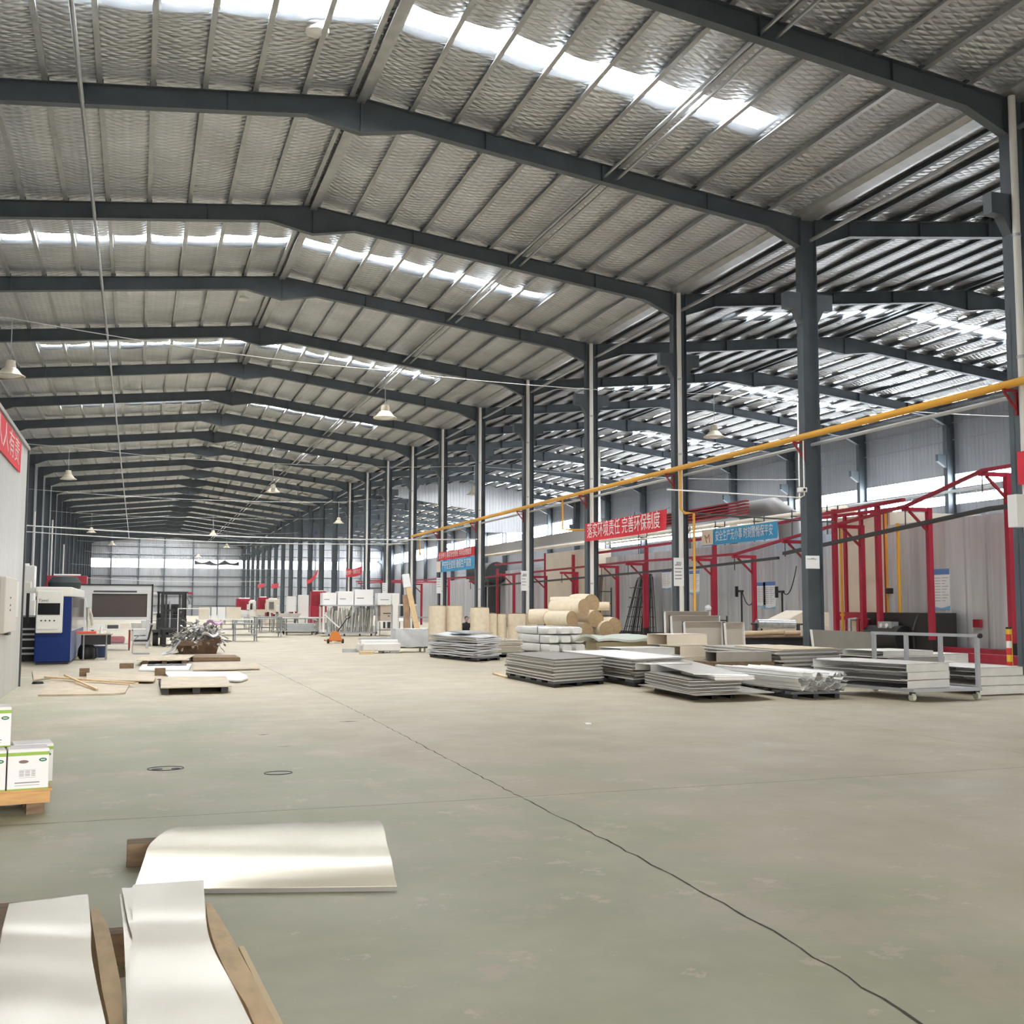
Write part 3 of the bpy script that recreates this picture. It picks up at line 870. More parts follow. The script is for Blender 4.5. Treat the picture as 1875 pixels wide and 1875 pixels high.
tag(ob, 'glossy steel strip at the lower left corner of the picture', 'steel strip', 'white filmed strips')
# arched sheet stack
AR = [(1.35, 5.87, .03), (1.35, 5.93, .065), (1.37, 6.11, .12), (1.40, 6.37, .158), (1.45, 6.68, .178), (1.47, 6.96, .168), (1.50, 7.12, .12), (1.52, 7.22, .06)]
AL = [(.03, 6.23, .03), (.05, 6.36, .06), (.08, 6.55, .11), (.11, 6.74, .15), (.19, 6.96, .172), (.26, 7.15, .165), (.31, 7.26, .12), (.34, 7.34, .06)]
t = thing('arched_sheet_stack', 'stack of cream steel sheets arched over a wooden block on the floor', 'steel sheets', (0, 0, 0))
strip(AR[::-1], AL[::-1], .004, 30, 8).build('top_sheet', mat('cream_coated_steel', (.70, .655, .53), .24, .3, var=.12, vscale=1.5, bump=.03, bscale=90), t, smooth=True)
und = [tuple((x, y, z - .005)) for x, y, z in AR], [tuple((x, y, z - .005)) for x, y, z in AL]
strip(und[0][::-1], und[1][::-1], .022, 30, 8).build('sheets_below', mat('grey_sheet_edge', (.22, .21, .19), .5, .3), t, smooth=True)
ob = MB().box(-.012, 1.2, 6.88, 7.05, 0, .13).build('timber', WOODD, bevel=.006)
tag(ob, 'squared brown timber block propping up the arched sheets', 'timber')
# pallet with green-banded cartons
PX, PY, PR = -.57, 8.83, math.radians(9)
pt = thing('pallet', 'orange wooden pallet under the white cartons at the left edge', 'pallet', (PX, PY, 0), PR)
ORW = mat('orange_pallet_wood', (.66, .37, .14), .65, var=.25, vscale=5, stretch=(1, 6, 6))
for i in range(5): MB().box(-1.1, .03, .01 + i * .16, .13 + i * .16, .162, .18).build('deck_board', ORW, pt)
for y in (0, .34, .68): MB().box(-1.1, .015, y, y + .08, .08, .162).build('stringer', ORW, pt)
for y in (.02, .36, .7):
    for x in (-1.0, -.5, -.14): MB().box(x, x + .12, y, y + .09, 0, .08).build('block', WOODD, pt)
CARD = mat('white_carton', (.80, .765, .755), .55)
GREEN = mat('green_band', (.26, .42, .045), .5)
PINK = mat('pale_pink_label', (.72, .67, .65), .6)
TEXTG = mat('carton_print', (.22, .21, .21), .6)
OVAL = mat('green_oval', (.02, .16, .07), .5)
def carton(lab, w, d, h):
    t = thing('carton', lab, 'carton', group='green banded white cartons')
    MB().box(-w, 0, 0, d, 0, h).build('box', CARD, t, bevel=.003)
    MB().box(-w + .004, -.004, .01, d / 2 - .002, h, h + .004).box(-w + .004, -.004, d / 2 + .002, d - .01, h, h + .004).build('flap', CARD, t)
    MB().box(-w - .001, .001, -.0015, d + .001, h * .85, h * .935).build('green_band', GREEN, t)
    MB().box(-w - .001, .001, -.0015, d + .001, 0.0, h * .03).build('green_edge', GREEN, t)
    M = Matrix.Rotation(PI / 2, 3, 'X')
    MB().lathe([(.0, 0), (.027, 0), (.027, .002), (0, .002)], (0, 0, 0), 20, Matrix.Diagonal((1, 1, .5)) @ M).build('oval_mark', OVAL, t, loc=(-.042, -.0015, h * .73))
    MB().box(-.056, -.028, -.0045, -.003, h * .73 - .002, h * .73 + .003).build('oval_lettering', WHITE, t)
    hb = MB()
    hb.lathe([(0, 0), (.022, 0), (.022, .002), (0, .002)], (-w * .62, -.002, h * .7), 14, Matrix.Diagonal((1.5, 1, .55)) @ M)
    hb.build('hand_hole', mat('hand_hole_dark', (.25, .16, .13), .8), t)
    lb = MB()
    x0, x1 = -w * .72, -w * .32
    for z in (.49, .30): lb.box(x0, x1, -.0035, -.002, h * z, h * z + .0015)
    for i in range(4):
        z = h * (.455 - i * .038)
        for a, b in ((0, .3), (.36, .66), (.74, .98)): lb.box(x0 + (x1 - x0) * a, x0 + (x1 - x0) * b, -.0035, -.002, z, z + .004)
    lb.box(-w * .82, -w * .22, -.0035, -.002, h * .165, h * .19)
    lb.box(-w * .82, -w * .22, -.0035, -.002, h * .105, h * .115)
    lb.build('print', TEXTG, t)
    # side picture: a dark bird-like silhouette over pale text lines
    bird = [(.0015, d * .2, h * .20), (.0015, d * .14, h * .32), (.0015, d * .16, h * .48), (.0015, d * .3, h * .36), (.0015, d * .55, h * .37), (.0015, d * .7, h * .42), (.0015, d * .78, h * .36), (.0015, d * .6, h * .27), (.0015, d * .45, h * .13), (.0015, d * .3, h * .12)]
    MB().prism(bird, (.002, 0, 0)).build('side_picture', mat('slate_print', (.16, .17, .25), .6), t)
    sl = MB()
    for z in (.52, .6, .75): sl.box(0, .0025, d * .3, d * .8, h * z, h * z + .012)
    sl.build('side_print', mat('tan_print', (.66, .58, .45), .6), t)
    return t
rotp = lambda x, y: (PX + x * math.cos(PR) - y * math.sin(PR), PY + x * math.sin(PR) + y * math.cos(PR))
c0 = carton('front right white carton on the pallet, its hand hole facing us', .275, .28, .285)
def placec(c, x, y, z): c.location = (*rotp(x, y), z); c.rotation_euler = (0, 0, PR)
placec(c0, 0, 0, .181)
for lab, x, y, z in (('front white carton on the pallet cut off by the left edge', -.285, .002, .181), ('rear white carton on the pallet, showing past the right-hand carton', .055, .30, .181), ('second rear carton on the pallet, under the top carton', -.24, .30, .181), ('topmost white carton standing alone on the lower layer', -.25, .2, .472)):
    placec(dup(c0, (0, 0, 0), label=lab), x, y, z)
# small debris and marks on the floor
def ring(name, lab, x, y, r, dark=True):
    mb = MB()
    M = 40
    rx = r * 1.25
    mb.tube([(x + rx * math.cos(2 * PI * i / M), y + r * math.sin(2 * PI * i / M), .003) for i in range(M)], .0035, 5, True)
    return tag(mb.build(name, DGREY), lab, 'floor mark', 'dark rings and scuffs on the floor')
ring('floor_socket_ring', 'dark ring with two black spots in the floor, nearest the cartons', .30, 10.9, .13)
for dx, rr in ((-.075, .05), (.09, .04)):
    struct('floor_stain', MB().lathe([(rr, 0), (rr, .003)], (.3 + dx, 10.88, .001), 16), BLACK)
ring('floor_socket_ring', 'faint ring in the floor, third mark from the cartons', 1.26, 10.3, .10)
for x, y, w, l in ((1.46, 13.4, .16, .06), (2.68, 14.6, .3, .09), (1.56, 12.2, .2, .03)):
    struct('floor_stain', MB().add([(x - w / 2, y, .002), (x, y - l / 2, .002), (x + w / 2, y + .02, .002), (x, y + l / 2, .002)], [(0, 1, 2, 3)]), mat('stain_dark', (.06, .055, .045), .8))
ob = MB().box(5.53, 5.61, 13.35, 13.42, 0, .012).build('paper_scrap', PAPER)
tag(ob, 'small white scrap alone on the open floor', 'scrap')
ob = MB().lathe([(.02, 0), (.03, .01), (.012, .025)], (-.55, 24.9, 0), 8).build('paper_scrap', PAPER)
tag(ob, 'crumpled white paper between the cutting machine and the plywood', 'scrap')
# ================================================================ plywood and pallets on the floor
def slab(name, lab, pts, t, m=PLY, cat='board', group='boards lying on the floor', build=True):
    b = [(x, y, z - t) for x, y, z in pts]
    mb = MB()
    n = len(pts)
    mb.add(b + list(pts), [tuple(range(n - 1, -1, -1)), tuple(range(n, 2 * n))] + [(i, (i + 1) % n, n + (i + 1) % n, n + i) for i in range(n)])
    return tag(mb.build(name, m), lab, cat, group)
slab('plywood_sheet', 'wide plywood sheet lying nearest on the left, by the panel booth', [(-1.51, 20.15, .03), (-.35, 20.03, .03), (-.14, 20.22, .03), (-.08, 22.5, .04), (-1.56, 24.1, .04)], .029)
slab('plywood_sheet', 'plywood sheet raised on dark runners, foremost of the right group', [(.43, 19.84, .13), (1.6, 19.89, .13), (1.72, 22.7, .13), (.5, 22.88, .13)], .018)
pt2 = thing('runner_pallet', 'low dark pallet under the foremost raised plywood', 'pallet', (0, 0, 0))
for x in (.5, 1.02, 1.5): MB().box(x - .05, x + .07, 20.15, 22.7, 0, .1).build('runner', BLACK, pt2)
MB().box(.42, 1.62, 20.1, 20.22, .1, .111).build('deck_board', WOODD, pt2)
MB().box(.42, 1.62, 22.4, 22.55, .1, .111).build('deck_board', WOODD, pt2)
slab('plywood_sheet', 'plywood sheet with torn edge behind the fallen stick', [(-.89, 23.5, .06), (.35, 22.75, .06), (.42, 23.6, .07), (.36, 25.7, .08), (-.99, 25.9, .08)], .02)
ob = MB().box(-1.12, -.92, 25.6, 25.8, 0, .17).build('wood_block', WOODD)
tag(ob, 'brown block at the left corner of the torn plywood sheet', 'block')
ob = MB().box(.42, .64, 25.4, 25.6, 0, .16).build('wood_block', WOODD)
tag(ob, 'brown block between the torn plywood and the white rounded boards', 'block')
ob = MB().bar((-1.33, 24.15, .12), (-.61, 20.72, .06), .04, .03).build('stick', WOOD)
tag(ob, 'slim wooden stick lying across the plywood sheets', 'stick')
ob = MB().bar((-1.66, 23.99, .095), (.04, 21.9, .075), .1, .03).build('plank', WOOD)
tag(ob, 'orange-brown plank between the two left plywood sheets', 'plank')
slab('plywood_sheet', 'pinkish board at the foot of the panel booth', [(-1.92, 24.3, .03), (-1.5, 25.1, .03), (-1.6, 27.26, .03), (-2.19, 27.4, .03)], .02)
ob = MB().lathe([(.02, .05), (.09, .045), (.11, .01), (.11, 0)], (-1.77, 23.45, 0), 10).build('rag', BLACK, smooth=True)
tag(ob, 'small black rag on the floor by the booth corner', 'rag')
slab('plywood_sheet', 'board raised on blocks, at the back of the right group below the scrap bin', [(.04, 29.62, .15), (1.23, 29.58, .15), (1.58, 32.44, .15), (.21, 32.47, .15)], .02)
for x in (.25, .72, 1.2):
    ob = MB().box(x - .06, x + .06, 29.8, 32.2, 0, .129).build('runner', WOODD)
    tag(ob, 'dark wooden runner under the rearmost raised board', 'runner', 'runners under the rearmost board')
t = thing('slotted_sheet', 'white tray-like sheet with a dark slot, in front of the rearmost raised board', 'sheet', (0, 0, 0))
slab('tray', None, [(.09, 26.99, .05), (1.18, 26.67, .05), (1.37, 29.3, .06), (.18, 29.35, .06)], .03, WHITE, None, None).parent = t
slab('slot', None, [(.28, 28.5, .064), (1.2, 28.4, .064), (1.24, 29.1, .066), (.3, 29.15, .066)], .003, BLACK, None, None).parent = t
ob = MB().box(-.35, -.02, 28.6, 28.8, 0, .12).build('wood_block', WOODD)
tag(ob, 'brown block left of the white tray-like sheet', 'block')
E_pts = [(.69, 23.64, .05), (1.98, 22.55, .05), (2.2, 23.3, .05), (2.26, 24.3, .05), (2.2, 25.37, .06), (1.5, 25.8, .06), (.62, 26.06, .06)]
PALEB = mat('pale_board', (.74, .71, .64), .5, var=.08, vscale=2)
slab('plywood_sheet', 'white board with a rounded right end, behind the foremost raised plywood', E_pts, .03, PALEB)
slab('plywood_sheet', 'long pale board reaching farthest right among the floor boards', [(1.29, 26.73, .05), (2.82, 27.01, .05), (2.99, 29.67, .05), (1.44, 29.82, .05)], .03)
slab('plywood_sheet', 'thick brown-edged board in front of the scrap bin', [(1.5, 31.54, .12), (2.76, 31.52, .1), (2.76, 33.35, .1), (1.46, 33.33, .12)], .1, WOODD)
# ================================================================ panel booth on the left
t = thing('panel_booth', 'tall white sandwich-panel booth filling the left edge', 'booth', (0, 0, 0))
MB().box(-7.0, -2.05, 12, 22.72, 0, 4.45).build('wall_panels', SHEDP, t)
MB().box(-2.1, -2.02, 22.70, 22.77, 0, 4.5).build('corner_trim', DGREY, t)
MB().box(-7.05, -2.01, 11.95, 22.77, 4.45, 4.52).build('roof_trim', mat('booth_trim', (.35, .34, .32), .5), t)
MB().box(-2.06, -2.035, 17.4, 18.92, .95, 1.98).build('window', BLACK, t)
t = thing('wall_cabinet', 'cream metal cabinet on the booth wall below the red banner', 'cabinet', (-2.04, 0, 0))
MB().box(0, .09, 19.0, 20.72, 1.07, 1.97).build('body', mat('cream_cabinet', (.68, .64, .57), .5), t, bevel=.02)
for z in (1.62, 1.5, 1.42): MB().box(.09, .096, 19.7, 19.78, z, z + .03).build('knob', BLACK, t)
MB().box(.02, .08, 19.7, 20.1, 1.03, 1.07).build('cable_inlet', BLACK, t)
ob = MB().box(-2.05, -1.99, 20.95, 21.5, 1.3, 1.93).build('switch_box', WHITE, bevel=.01)
tag(ob, 'narrow pale panel beside the cream cabinet on the booth wall', 'panel')
t = thing('slogan_banner', 'red banner with white characters high on the panel booth', 'banner', (-2.03, 0, 0))
MB().prism([(0, 13.5, 3.85), (0, 21.16, 3.85), (0, 21.23, 4.38), (0, 13.5, 4.42)], (.012, 0, 0)).build('cloth', BANR, t)
lettering('安全生产 人人有责', .46, mat('faded_lettering', (.75, .5, .48), .6), t, (.016, 17.4, 4.12), (PI / 2, 0, PI / 2), width=6.9)
# ================================================================ cutting machine and the things around it
BLUE = mat('machine_blue', (.002, .022, .14), .45, var=.15, vscale=2, spec=.2)
MWHITE = mat('machine_white', (.74, .72, .67), .4)
GLOSS = mat('smoked_panel', (.17, .16, .155), .15)
t = thing('cutting_machine', 'blue and white sheet cutting machine with a control screen', 'machine', (0, 0, 0))
MB().box(-2.46, -1.6, 31.0, 38.2, .06, 1.75).build('body', BLUE, t, bevel=.02)
MB().box(-2.48, -1.59, 30.98, 38.2, 1.75, 2.0).build('top_cover', MWHITE, t, bevel=.03)
MB().box(-2.42, -1.65, 31.1, 38.1, 0, .06).build('plinth', BLACK, t)
MB().box(-1.6, -1.585, 31.15, 37.9, .85, 1.74).build('side_window', GLOSS, t)
MB().box(-1.6, -1.587, 31.05, 38.0, .08, .83).build('side_panel', mat('machine_side_blue', (.10, .14, .25), .35), t)
MB().box(-2.44, -1.8, 30.9, 31.0, .81, 1.9).build('control_panel', MWHITE, t, bevel=.03)
cp = bpy.data.objects['control_panel']
MB().box(-2.4, -1.87, 30.885, 30.9, 1.28, 1.58).build('screen', mat('black_glass', (.004, .004, .006), .3, spec=.15), cp)
for x in (-2.31, -2.21, -2.11, -2.0): MB().lathe([(.022, 0), (.018, .02)], (x, 30.9, 1.13), 10, Matrix.Rotation(PI / 2, 3, 'X')).build('button', BLACK, cp)
MB().box(-2.4, -1.9, 30.87, 30.9, .91, .98).build('drawer', MWHITE, cp, bevel=.005)
lettering('Yawei', .12, INK, cp, (-2.27, 30.895, 1.65), (PI / 2, 0, 0), width=.24)
t2 = thing('cutting_bed', 'dark open loading bed between the panel booth and the blue machine', 'machine', (0, 0, 0))
MB().box(-5.5, -2.52, 33.0, 40, 0, 1.2).build('bed', BLACK, t2)
MB().box(-5.5, -2.5, 32.6, 32.68, 1.85, 2.0).build('top_rail', MWHITE, t2)
for x in (-3.3, -2.78): MB().box(x - .05, x + .03, 32.6, 32.66, 1.05, 1.85).build('post', BLACK, t2)
for z in (.2, .35, .58, .72, .86): MB().box(-5.5, -2.5, 32.5, 32.56, z, z + .05).build('slat', GREYPIPE, t2)
ob = MB().box(-5.4, -3.4, 41, 41.05, 1.05, 1.95).build('light_board', WHITE)
tag(ob, 'white panel seen through the gap left of the blue machine', 'panel')
ob = MB().lathe([(.03, .42), (.3, .38), (.42, .2), (.4, .02), (.3, 0)], (-2.02, 35.0, 2.0), 12, Matrix.Diagonal((1.1, 1, .95))).build('black_bundle', mat('black_cloth', (.03, .04, .04), .8), smooth=True)
tag(ob, 'black bundle lying on top of the blue machine', 'bundle')
# bench with black skirt
t = thing('workbench', 'small steel-legged bench with a black skirt beside the blue machine', 'bench', (0, 0, 0))
MB().box(-1.5, -.62, 33.2, 34.2, .70, .735).build('bench_top', mat('worn_bench_top', (.42, .33, .27), .6), t)
for x, y in ((-1.37, 33.25), (-.78, 33.4), (-1.37, 34.1), (-.78, 34.1)): MB().tube([(x, y, 0), (x, y, .7)], .022, 8).build('leg', GALV, t)
MB().box(-1.45, -.66, 33.5, 33.54, .42, .70).build('skirt', BLACK, t)
ob = MB().box(-1.56, -1.05, 33.25, 33.6, .736, .80).build('orange_tray', mat('orange_red_plastic', (.75, .10, .05), .5), bevel=.01)
tag(ob, 'orange-red tray on the small bench', 'tray')
ob = MB().lathe([(.04, 0), (.045, .14), (.02, .19), (.02, .22)], (-.92, 33.4, .736), 12).build('bottle', WHITE, smooth=True)
tag(ob, 'white bottle on the small bench', 'bottle')
ob = MB().box(-.78, -.66, 33.3, 33.45, .736, .80).build('small_box', WHITE)
tag(ob, 'small white box at the right end of the small bench', 'box')
t = thing('waste_bin', 'blue bin lined with a white bag under the small bench', 'bin', (-1.0, 35.0, 0))
MB().lathe([(.16, 0), (.22, .36), (.23, .37), (.2, .36), (.15, .02)], n=16).build('bin', mat('bin_blue', (.01, .03, .09), .5), t, smooth=True)
MB().lathe([(.235, .34), (.22, .41), (.12, .39), (.05, .40)], n=12).build('liner', WHITE, t, smooth=True)
t = thing('backpack', 'black and grey bag slumped against the blue machine', 'bag', (-1.32, 34.0, 0))
MB().lathe([(.18, 0), (.24, .1), (.22, .3), (.14, .45), (.04, .5)], (0, 0, 0), 12, Matrix.Diagonal((1, .7, 1))).build('body', BLACK, t, smooth=True)
MB().tube([(.1, -.16, .42), (.28, -.22, .3), (.3, -.2, .08), (.2, -.15, .02)], .035, 8).build('strap', DGREY, t)
t = thing('work_coat', 'pale work coat hanging on the side of the blue machine', 'coat', (-1.5, 36.2, 0))
MB().sheet(8, 10, lambda u, v: (.1 + .06 * math.sin(u * 9) * v, -.2 + u * (.3 + .15 * (1 - v)), .72 + v * .75), .06).build('coat_body', mat('coat_cloth', (.58, .55, .48), .8), t, smooth=True)
MB().tube([(.12, -.05, 1.42), (.2, .02, 1.2), (.24, .06, .92)], [.06, .05, .045], 8).build('sleeve', mat('coat_cloth', (.58, .55, .48), .8), t, smooth=True)
MB().tube([(.08, .0, 1.45), (.02, .0, 1.75), (-.07, 0, 1.74)], .012, 6).build('hook', MWHITE, t)
# big framed smoked screen
t = thing('framed_screen', 'large brown glass screen in a pale frame behind the bench', 'screen', (0, 42, 0))
MB().box(-2.1, .5, 0, .08, 1.95, 2.24).box(-2.1, .5, 0, .08, 1.02, 1.12).box(.36, .5, 0, .08, 1.12, 1.95).box(-2.1, -1.5, 0, .08, 1.12, 1.95).build('frame', mat('screen_frame', (.58, .58, .57), .4), t)
MB().box(-1.5, .36, .03, .05, 1.12, 1.95).build('glass', mat('brown_glass', (.085, .07, .062), .55, spec=.2), t)
MB().box(.5, .56, -.02, .1, .9, 2.3).box(-2.1, .56, -.02, .1, 2.24, 2.29).build('outer_trim', BLACK, t)
MB().box(-1.46, -.0, -.01, 0, 2.0, 2.06).build('label_strip', DGREY, t)
for x in (-2.0, .4): MB().box(x - .05, x + .05, 0, .08, 0, 1.02).build('leg', GREYPIPE, t)
# second table behind, with boxes
t = thing('work_table', 'long low work table on casters behind the small bench', 'table', (0, 0, 0))
MB().box(-1.5, -.12, 40.2, 41.2, .70, .74).build('tabletop', mat('white_top', (.75, .73, .70), .5), t)
for x, y in ((-1.4, 40.3), (-.2, 40.3), (-1.4, 41.1), (-.2, 41.1)): MB().box(x - .03, x + .03, y - .03, y + .03, .06, .7).build('leg', DARKRED, t)
for x, y in ((-1.4, 40.3), (-.2, 40.3)): MB().lathe([(.05, -.02), (.05, .02)], (x, y, .05), 10, Matrix.Rotation(PI / 2, 3, 'Y')).build('caster', BLACK, t)
MB().box(-1.4, -.2, 40.35, 41.0, .2, .24).build('shelf', GREYPIPE, t)
for i, (x, w, h, m, lab) in enumerate(((-1.2, .4, .16, MWHITE, 'white box at the left end of the long low table'), (-.75, .35, .12, DGREY, 'dark parcel in the middle of the long low table'), (-.35, .3, .17, CREAM, 'cream box at the right end of the long low table'))):
    ob = MB().box(x - w / 2, x + w / 2, 40.4, 40.9, .741, .741 + h).build('parts_box', m)
    tag(ob, lab, 'box', 'boxes on the long low table')
ob = MB().box(-1.0, -.35, 40.4, 40.9, .241, .47).build('packing_sack', mat('pink_sack', (.62, .25, .28), .7), bevel=.05)
tag(ob, 'pinkish sack on the lower shelf of the long table', 'sack')
# cantilever chair
t = thing('office_chair', 'black cantilever chair with chrome frame facing the white shelves', 'chair', (.18, 37.0, 0))
MB().box(-.24, .2, -.22, .22, .40, .46).build('seat', BLACK, t, bevel=.02)
MB().hexa([(.17, -.2, .44), (.22, -.2, .44), (.22, .2, .44), (.17, .2, .44)], [(.27, -.2, .92), (.33, -.2, .92), (.33, .2, .92), (.27, .2, .92)]).build('backrest', BLACK, t, bevel=.01)
for y in (-.23, .23): MB().tube([(.25, y, .02), (-.24, y, .02), (-.27, y, .06), (-.25, y, .42), (-.05, y, .6), (.2, y, .62)], .014, 6).build('leg', GALV, t)
# white equipment behind chair and forklift
for i, (x0, x1, y, z0, z1, lab) in enumerate(((-.1, .55, 46, 0, .62, 'white low cabinet behind the black chair'), (-.2, .9, 51.6, 0, .78, 'white cabinet farther back behind the black chair'), (.2, .5, 47.2, 0, .95, 'white upright box just left of the forklift'))):
    t = thing('equipment_cabinet', lab, 'cabinet', (0, y, 0))
    MB().box(x0, x1, 0, .8, z0, z1).build('body', WHITE, t, bevel=.02)
    MB().box(x0 + .04, x1 - .04, -.01, .01, z1 * .55, z1 * .6).build('handle', DGREY, t)
t = thing('sheet_rack', 'stack of white trays left of the forklift mast', 'rack', (.3, 50, 0))
for i in range(4): MB().box(0, .75, 0, 1.0, .86 + i * .12, .9 + i * .12).build('tray', WHITE, t)
for x in (.02, .71): MB().box(x, x + .03, .0, .04, 0, 1.3).build('post', GREYPIPE, t)
# forklift
t = thing('forklift', 'dark forklift facing us beside the scrap heap', 'forklift', (1.32, 44.4, 0))
for x in (-.38, .38): MB().box(x - .06, x + .06, -.06, .08, .05, 2.04).build('mast_rail', BLACK, t)
for x in (-.25, .25): MB().box(x - .04, x + .04, .02, .1, .05, 1.98).build('inner_rail', DGREY, t)
MB().box(-.44, .44, -.05, .06, 1.95, 2.04).build('mast_crossbar', BLACK, t)
MB().box(-.44, .44, -.04, .04, 1.32, 1.38).build('mast_crossbar', BLACK, t)
MB().box(-.52, .52, -.14, -.06, .32, .42).box(-.52, .52, -.14, -.06, .62, .70).box(-.5, -.44, -.12, -.06, .32, .7).box(.44, .5, -.12, -.06, .32, .7).build('fork_carriage', DGREY, t)
for x in (-.3, .3): MB().box(x - .06, x + .06, -.2, -.14, .05, .62).box(x - .06, x + .06, -1.1, -.14, .03, .07).build('fork', BLACK, t)
MB().tube([(-.1, .05, .4), (-.1, .05, 1.7)], .035, 8).build('lift_cylinder', GALV, t)
for x in (-.6, .6):
    w = MB().lathe([(.12, -.1), (.27, -.1), (.28, -.06), (.28, .06), (.27, .1), (.12, .1)], (x, .3, .28), 18, Matrix.Rotation(PI / 2, 3, 'Y')).build('wheel', RUBBER, t, smooth=True)
    MB().lathe([(.1, -.105), (.12, .105)], (x, .3, .28), 12, Matrix.Rotation(PI / 2, 3, 'Y')).build('hub', GREYPIPE, w)
MB().box(-.72, .72, -.02, .75, .5, .62).build('mudguard', DGREY, t, bevel=.02)
MB().box(-.55, .55, .6, 2.4, .3, 1.05).build('body', DGREY, t, bevel=.04)
MB().box(-.55, .55, 1.8, 2.6, .3, 1.25).build('counterweight', BLACK, t, bevel=.06)
MB().box(-.28, .28, 1.2, 1.7, 1.05, 1.2).box(-.28, .28, 1.62, 1.75, 1.2, 1.6).build('seat', BLACK, t, bevel=.03)
for x in (-.5, .5):
    MB().tube([(x, .65, 1.0), (x, .8, 2.05)], .03, 8).build('guard_post', BLACK, t)
    MB().tube([(x, 2.0, 1.2), (x, 1.9, 2.05)], .03, 8).build('guard_post', BLACK, t)
MB().box(-.6, .6, .72, .78, 2.02, 2.08).box(-.6, .6, 1.9, 1.96, 2.02, 2.08).box(-.6, -.54, .72, 1.96, 2.02, 2.08).box(.54, .6, .72, 1.96, 2.02, 2.08).box(-.3, -.26, .72, 1.96, 2.03, 2.07).box(.26, .3, .72, 1.96, 2.03, 2.07).build('overhead_guard', BLACK, t)
for x in (-.68, .66): MB().box(x - .1, x + .1, .6, .7, 1.98, 2.06).build('lamp', MWHITE if x < 0 else RED, t, bevel=.01)
MB().tube([(.5, .7, 1.9), (.62, .55, 1.7), (.62, .55, 1.55)], .012, 6).build('mirror_arm', BLACK, t)
MB().lathe([(.09, 0), (.07, .03)], (.62, .52, 1.5), 12, Matrix.Rotation(PI / 2, 3, 'X')).build('mirror', GALV, t)
MB().tube([(0, .8, 1.05), (0, .95, 1.35)], .02, 6).tube([(.17 * math.cos(a * PI / 8), .97, 1.38 + .17 * math.sin(a * PI / 8)) for a in range(16)], .014, 6, True).build('steering_wheel', BLACK, t)
# white tube hand frame
t = thing('hand_trolley', 'tall white tube-frame trolley in front of the forklift', 'trolley', (0, 39.2, 0))
MB().tube([(1.34, 0, .1), (1.34, 0, 1.43), (2.35, 0, 1.43), (2.35, 0, .1)], .022, 8).build('frame', WHITE, t)
MB().box(1.3, 2.4, -.3, .5, .1, .14).build('deck', GREYPIPE, t)
for x in (1.4, 2.3): MB().lathe([(.05, -.02), (.05, .02)], (x, 0, .05), 10, Matrix.Rotation(PI / 2, 3, 'Y')).build('caster', BLACK, t)
# scrap heap
t = thing('scrap_bin', 'rusty-sided open bin under the heap of bent metal offcuts', 'bin', (0, 0, 0))
MB().hexa([(1.35, 36.7, 0), (2.45, 36.6, 0), (2.5, 37.9, 0), (1.35, 37.9, 0)], [(1.2, 36.6, .3), (2.58, 36.45, .52), (2.62, 38, .55), (1.2, 38, .35)]).build('shell', mat('rusty_sheet', (.16, .09, .05), .7, .2, var=.6, vscale=4), t)
MB().bar((1.3, 36.55, .34), (2.0, 36.45, .36), .02, .16).build('wooden_side', WOODD, t)
mb = MB()
random.seed(6)
for i in range(420):
    a, r = rnd(0, 2 * PI), math.sqrt(rnd(0, 1))
    x, y = 1.93 + .66 * r * math.cos(a), 37.2 + .6 * r * math.sin(a)
    z = .3 + (1 - .75 * r ** 2) * rnd(.05, .72)
    p = Vector((x, y, z))
    d = Vector((rnd(-1, 1), rnd(-1, 1), rnd(-.35, .35))).normalized()
    pts = [p]
    for q in range(5):
        d = (d + Vector((rnd(-.45, .45), rnd(-.45, .45), rnd(-.35, .2)))).normalized()
        pts.append(pts[-1] + d * rnd(.05, .12))
    w = rnd(.015, .09)
    for pa, pb in zip(pts, pts[1:]): mb.bar(pa, pb, w, .006, (rnd(-1, 1), rnd(-1, 1), .6))
tag(mb.build('metal_offcuts', mat('scrap_metal', (.50, .48, .45), .35, .6, var=.5, vscale=6)), 'tangled heap of bent metal offcuts in the rusty bin', 'scrap', kind='stuff')
for lab, c, m in (('white folded sheet lying across the scrap heap', (2.25, 36.7, .62), WHITE), ('pinkish-purple rag on top of the scrap heap', (2.42, 37.3, 1.0), mat('mauve_cloth', (.55, .32, .55), .7))):
    ob = MB().sheet(6, 4, lambda u, v: (c[0] - .25 + .5 * u, c[1] - .15 + .3 * v, c[2] + .06 * math.sin(u * 7) + .04 * math.cos(v * 9 + u * 3)), .02).build('cloth_scrap', m, smooth=True)
    tag(ob, lab, 'scrap')
ob = MB().sheet(4, 4, lambda u, v: (.78 + .55 * u, 35.7 + .7 * v, .02 + .42 * u * u + .03 * v), .01).build('bent_sheet', GREYPIPE)
tag(ob, 'grey bent metal plate on the floor left of the scrap bin', 'sheet')
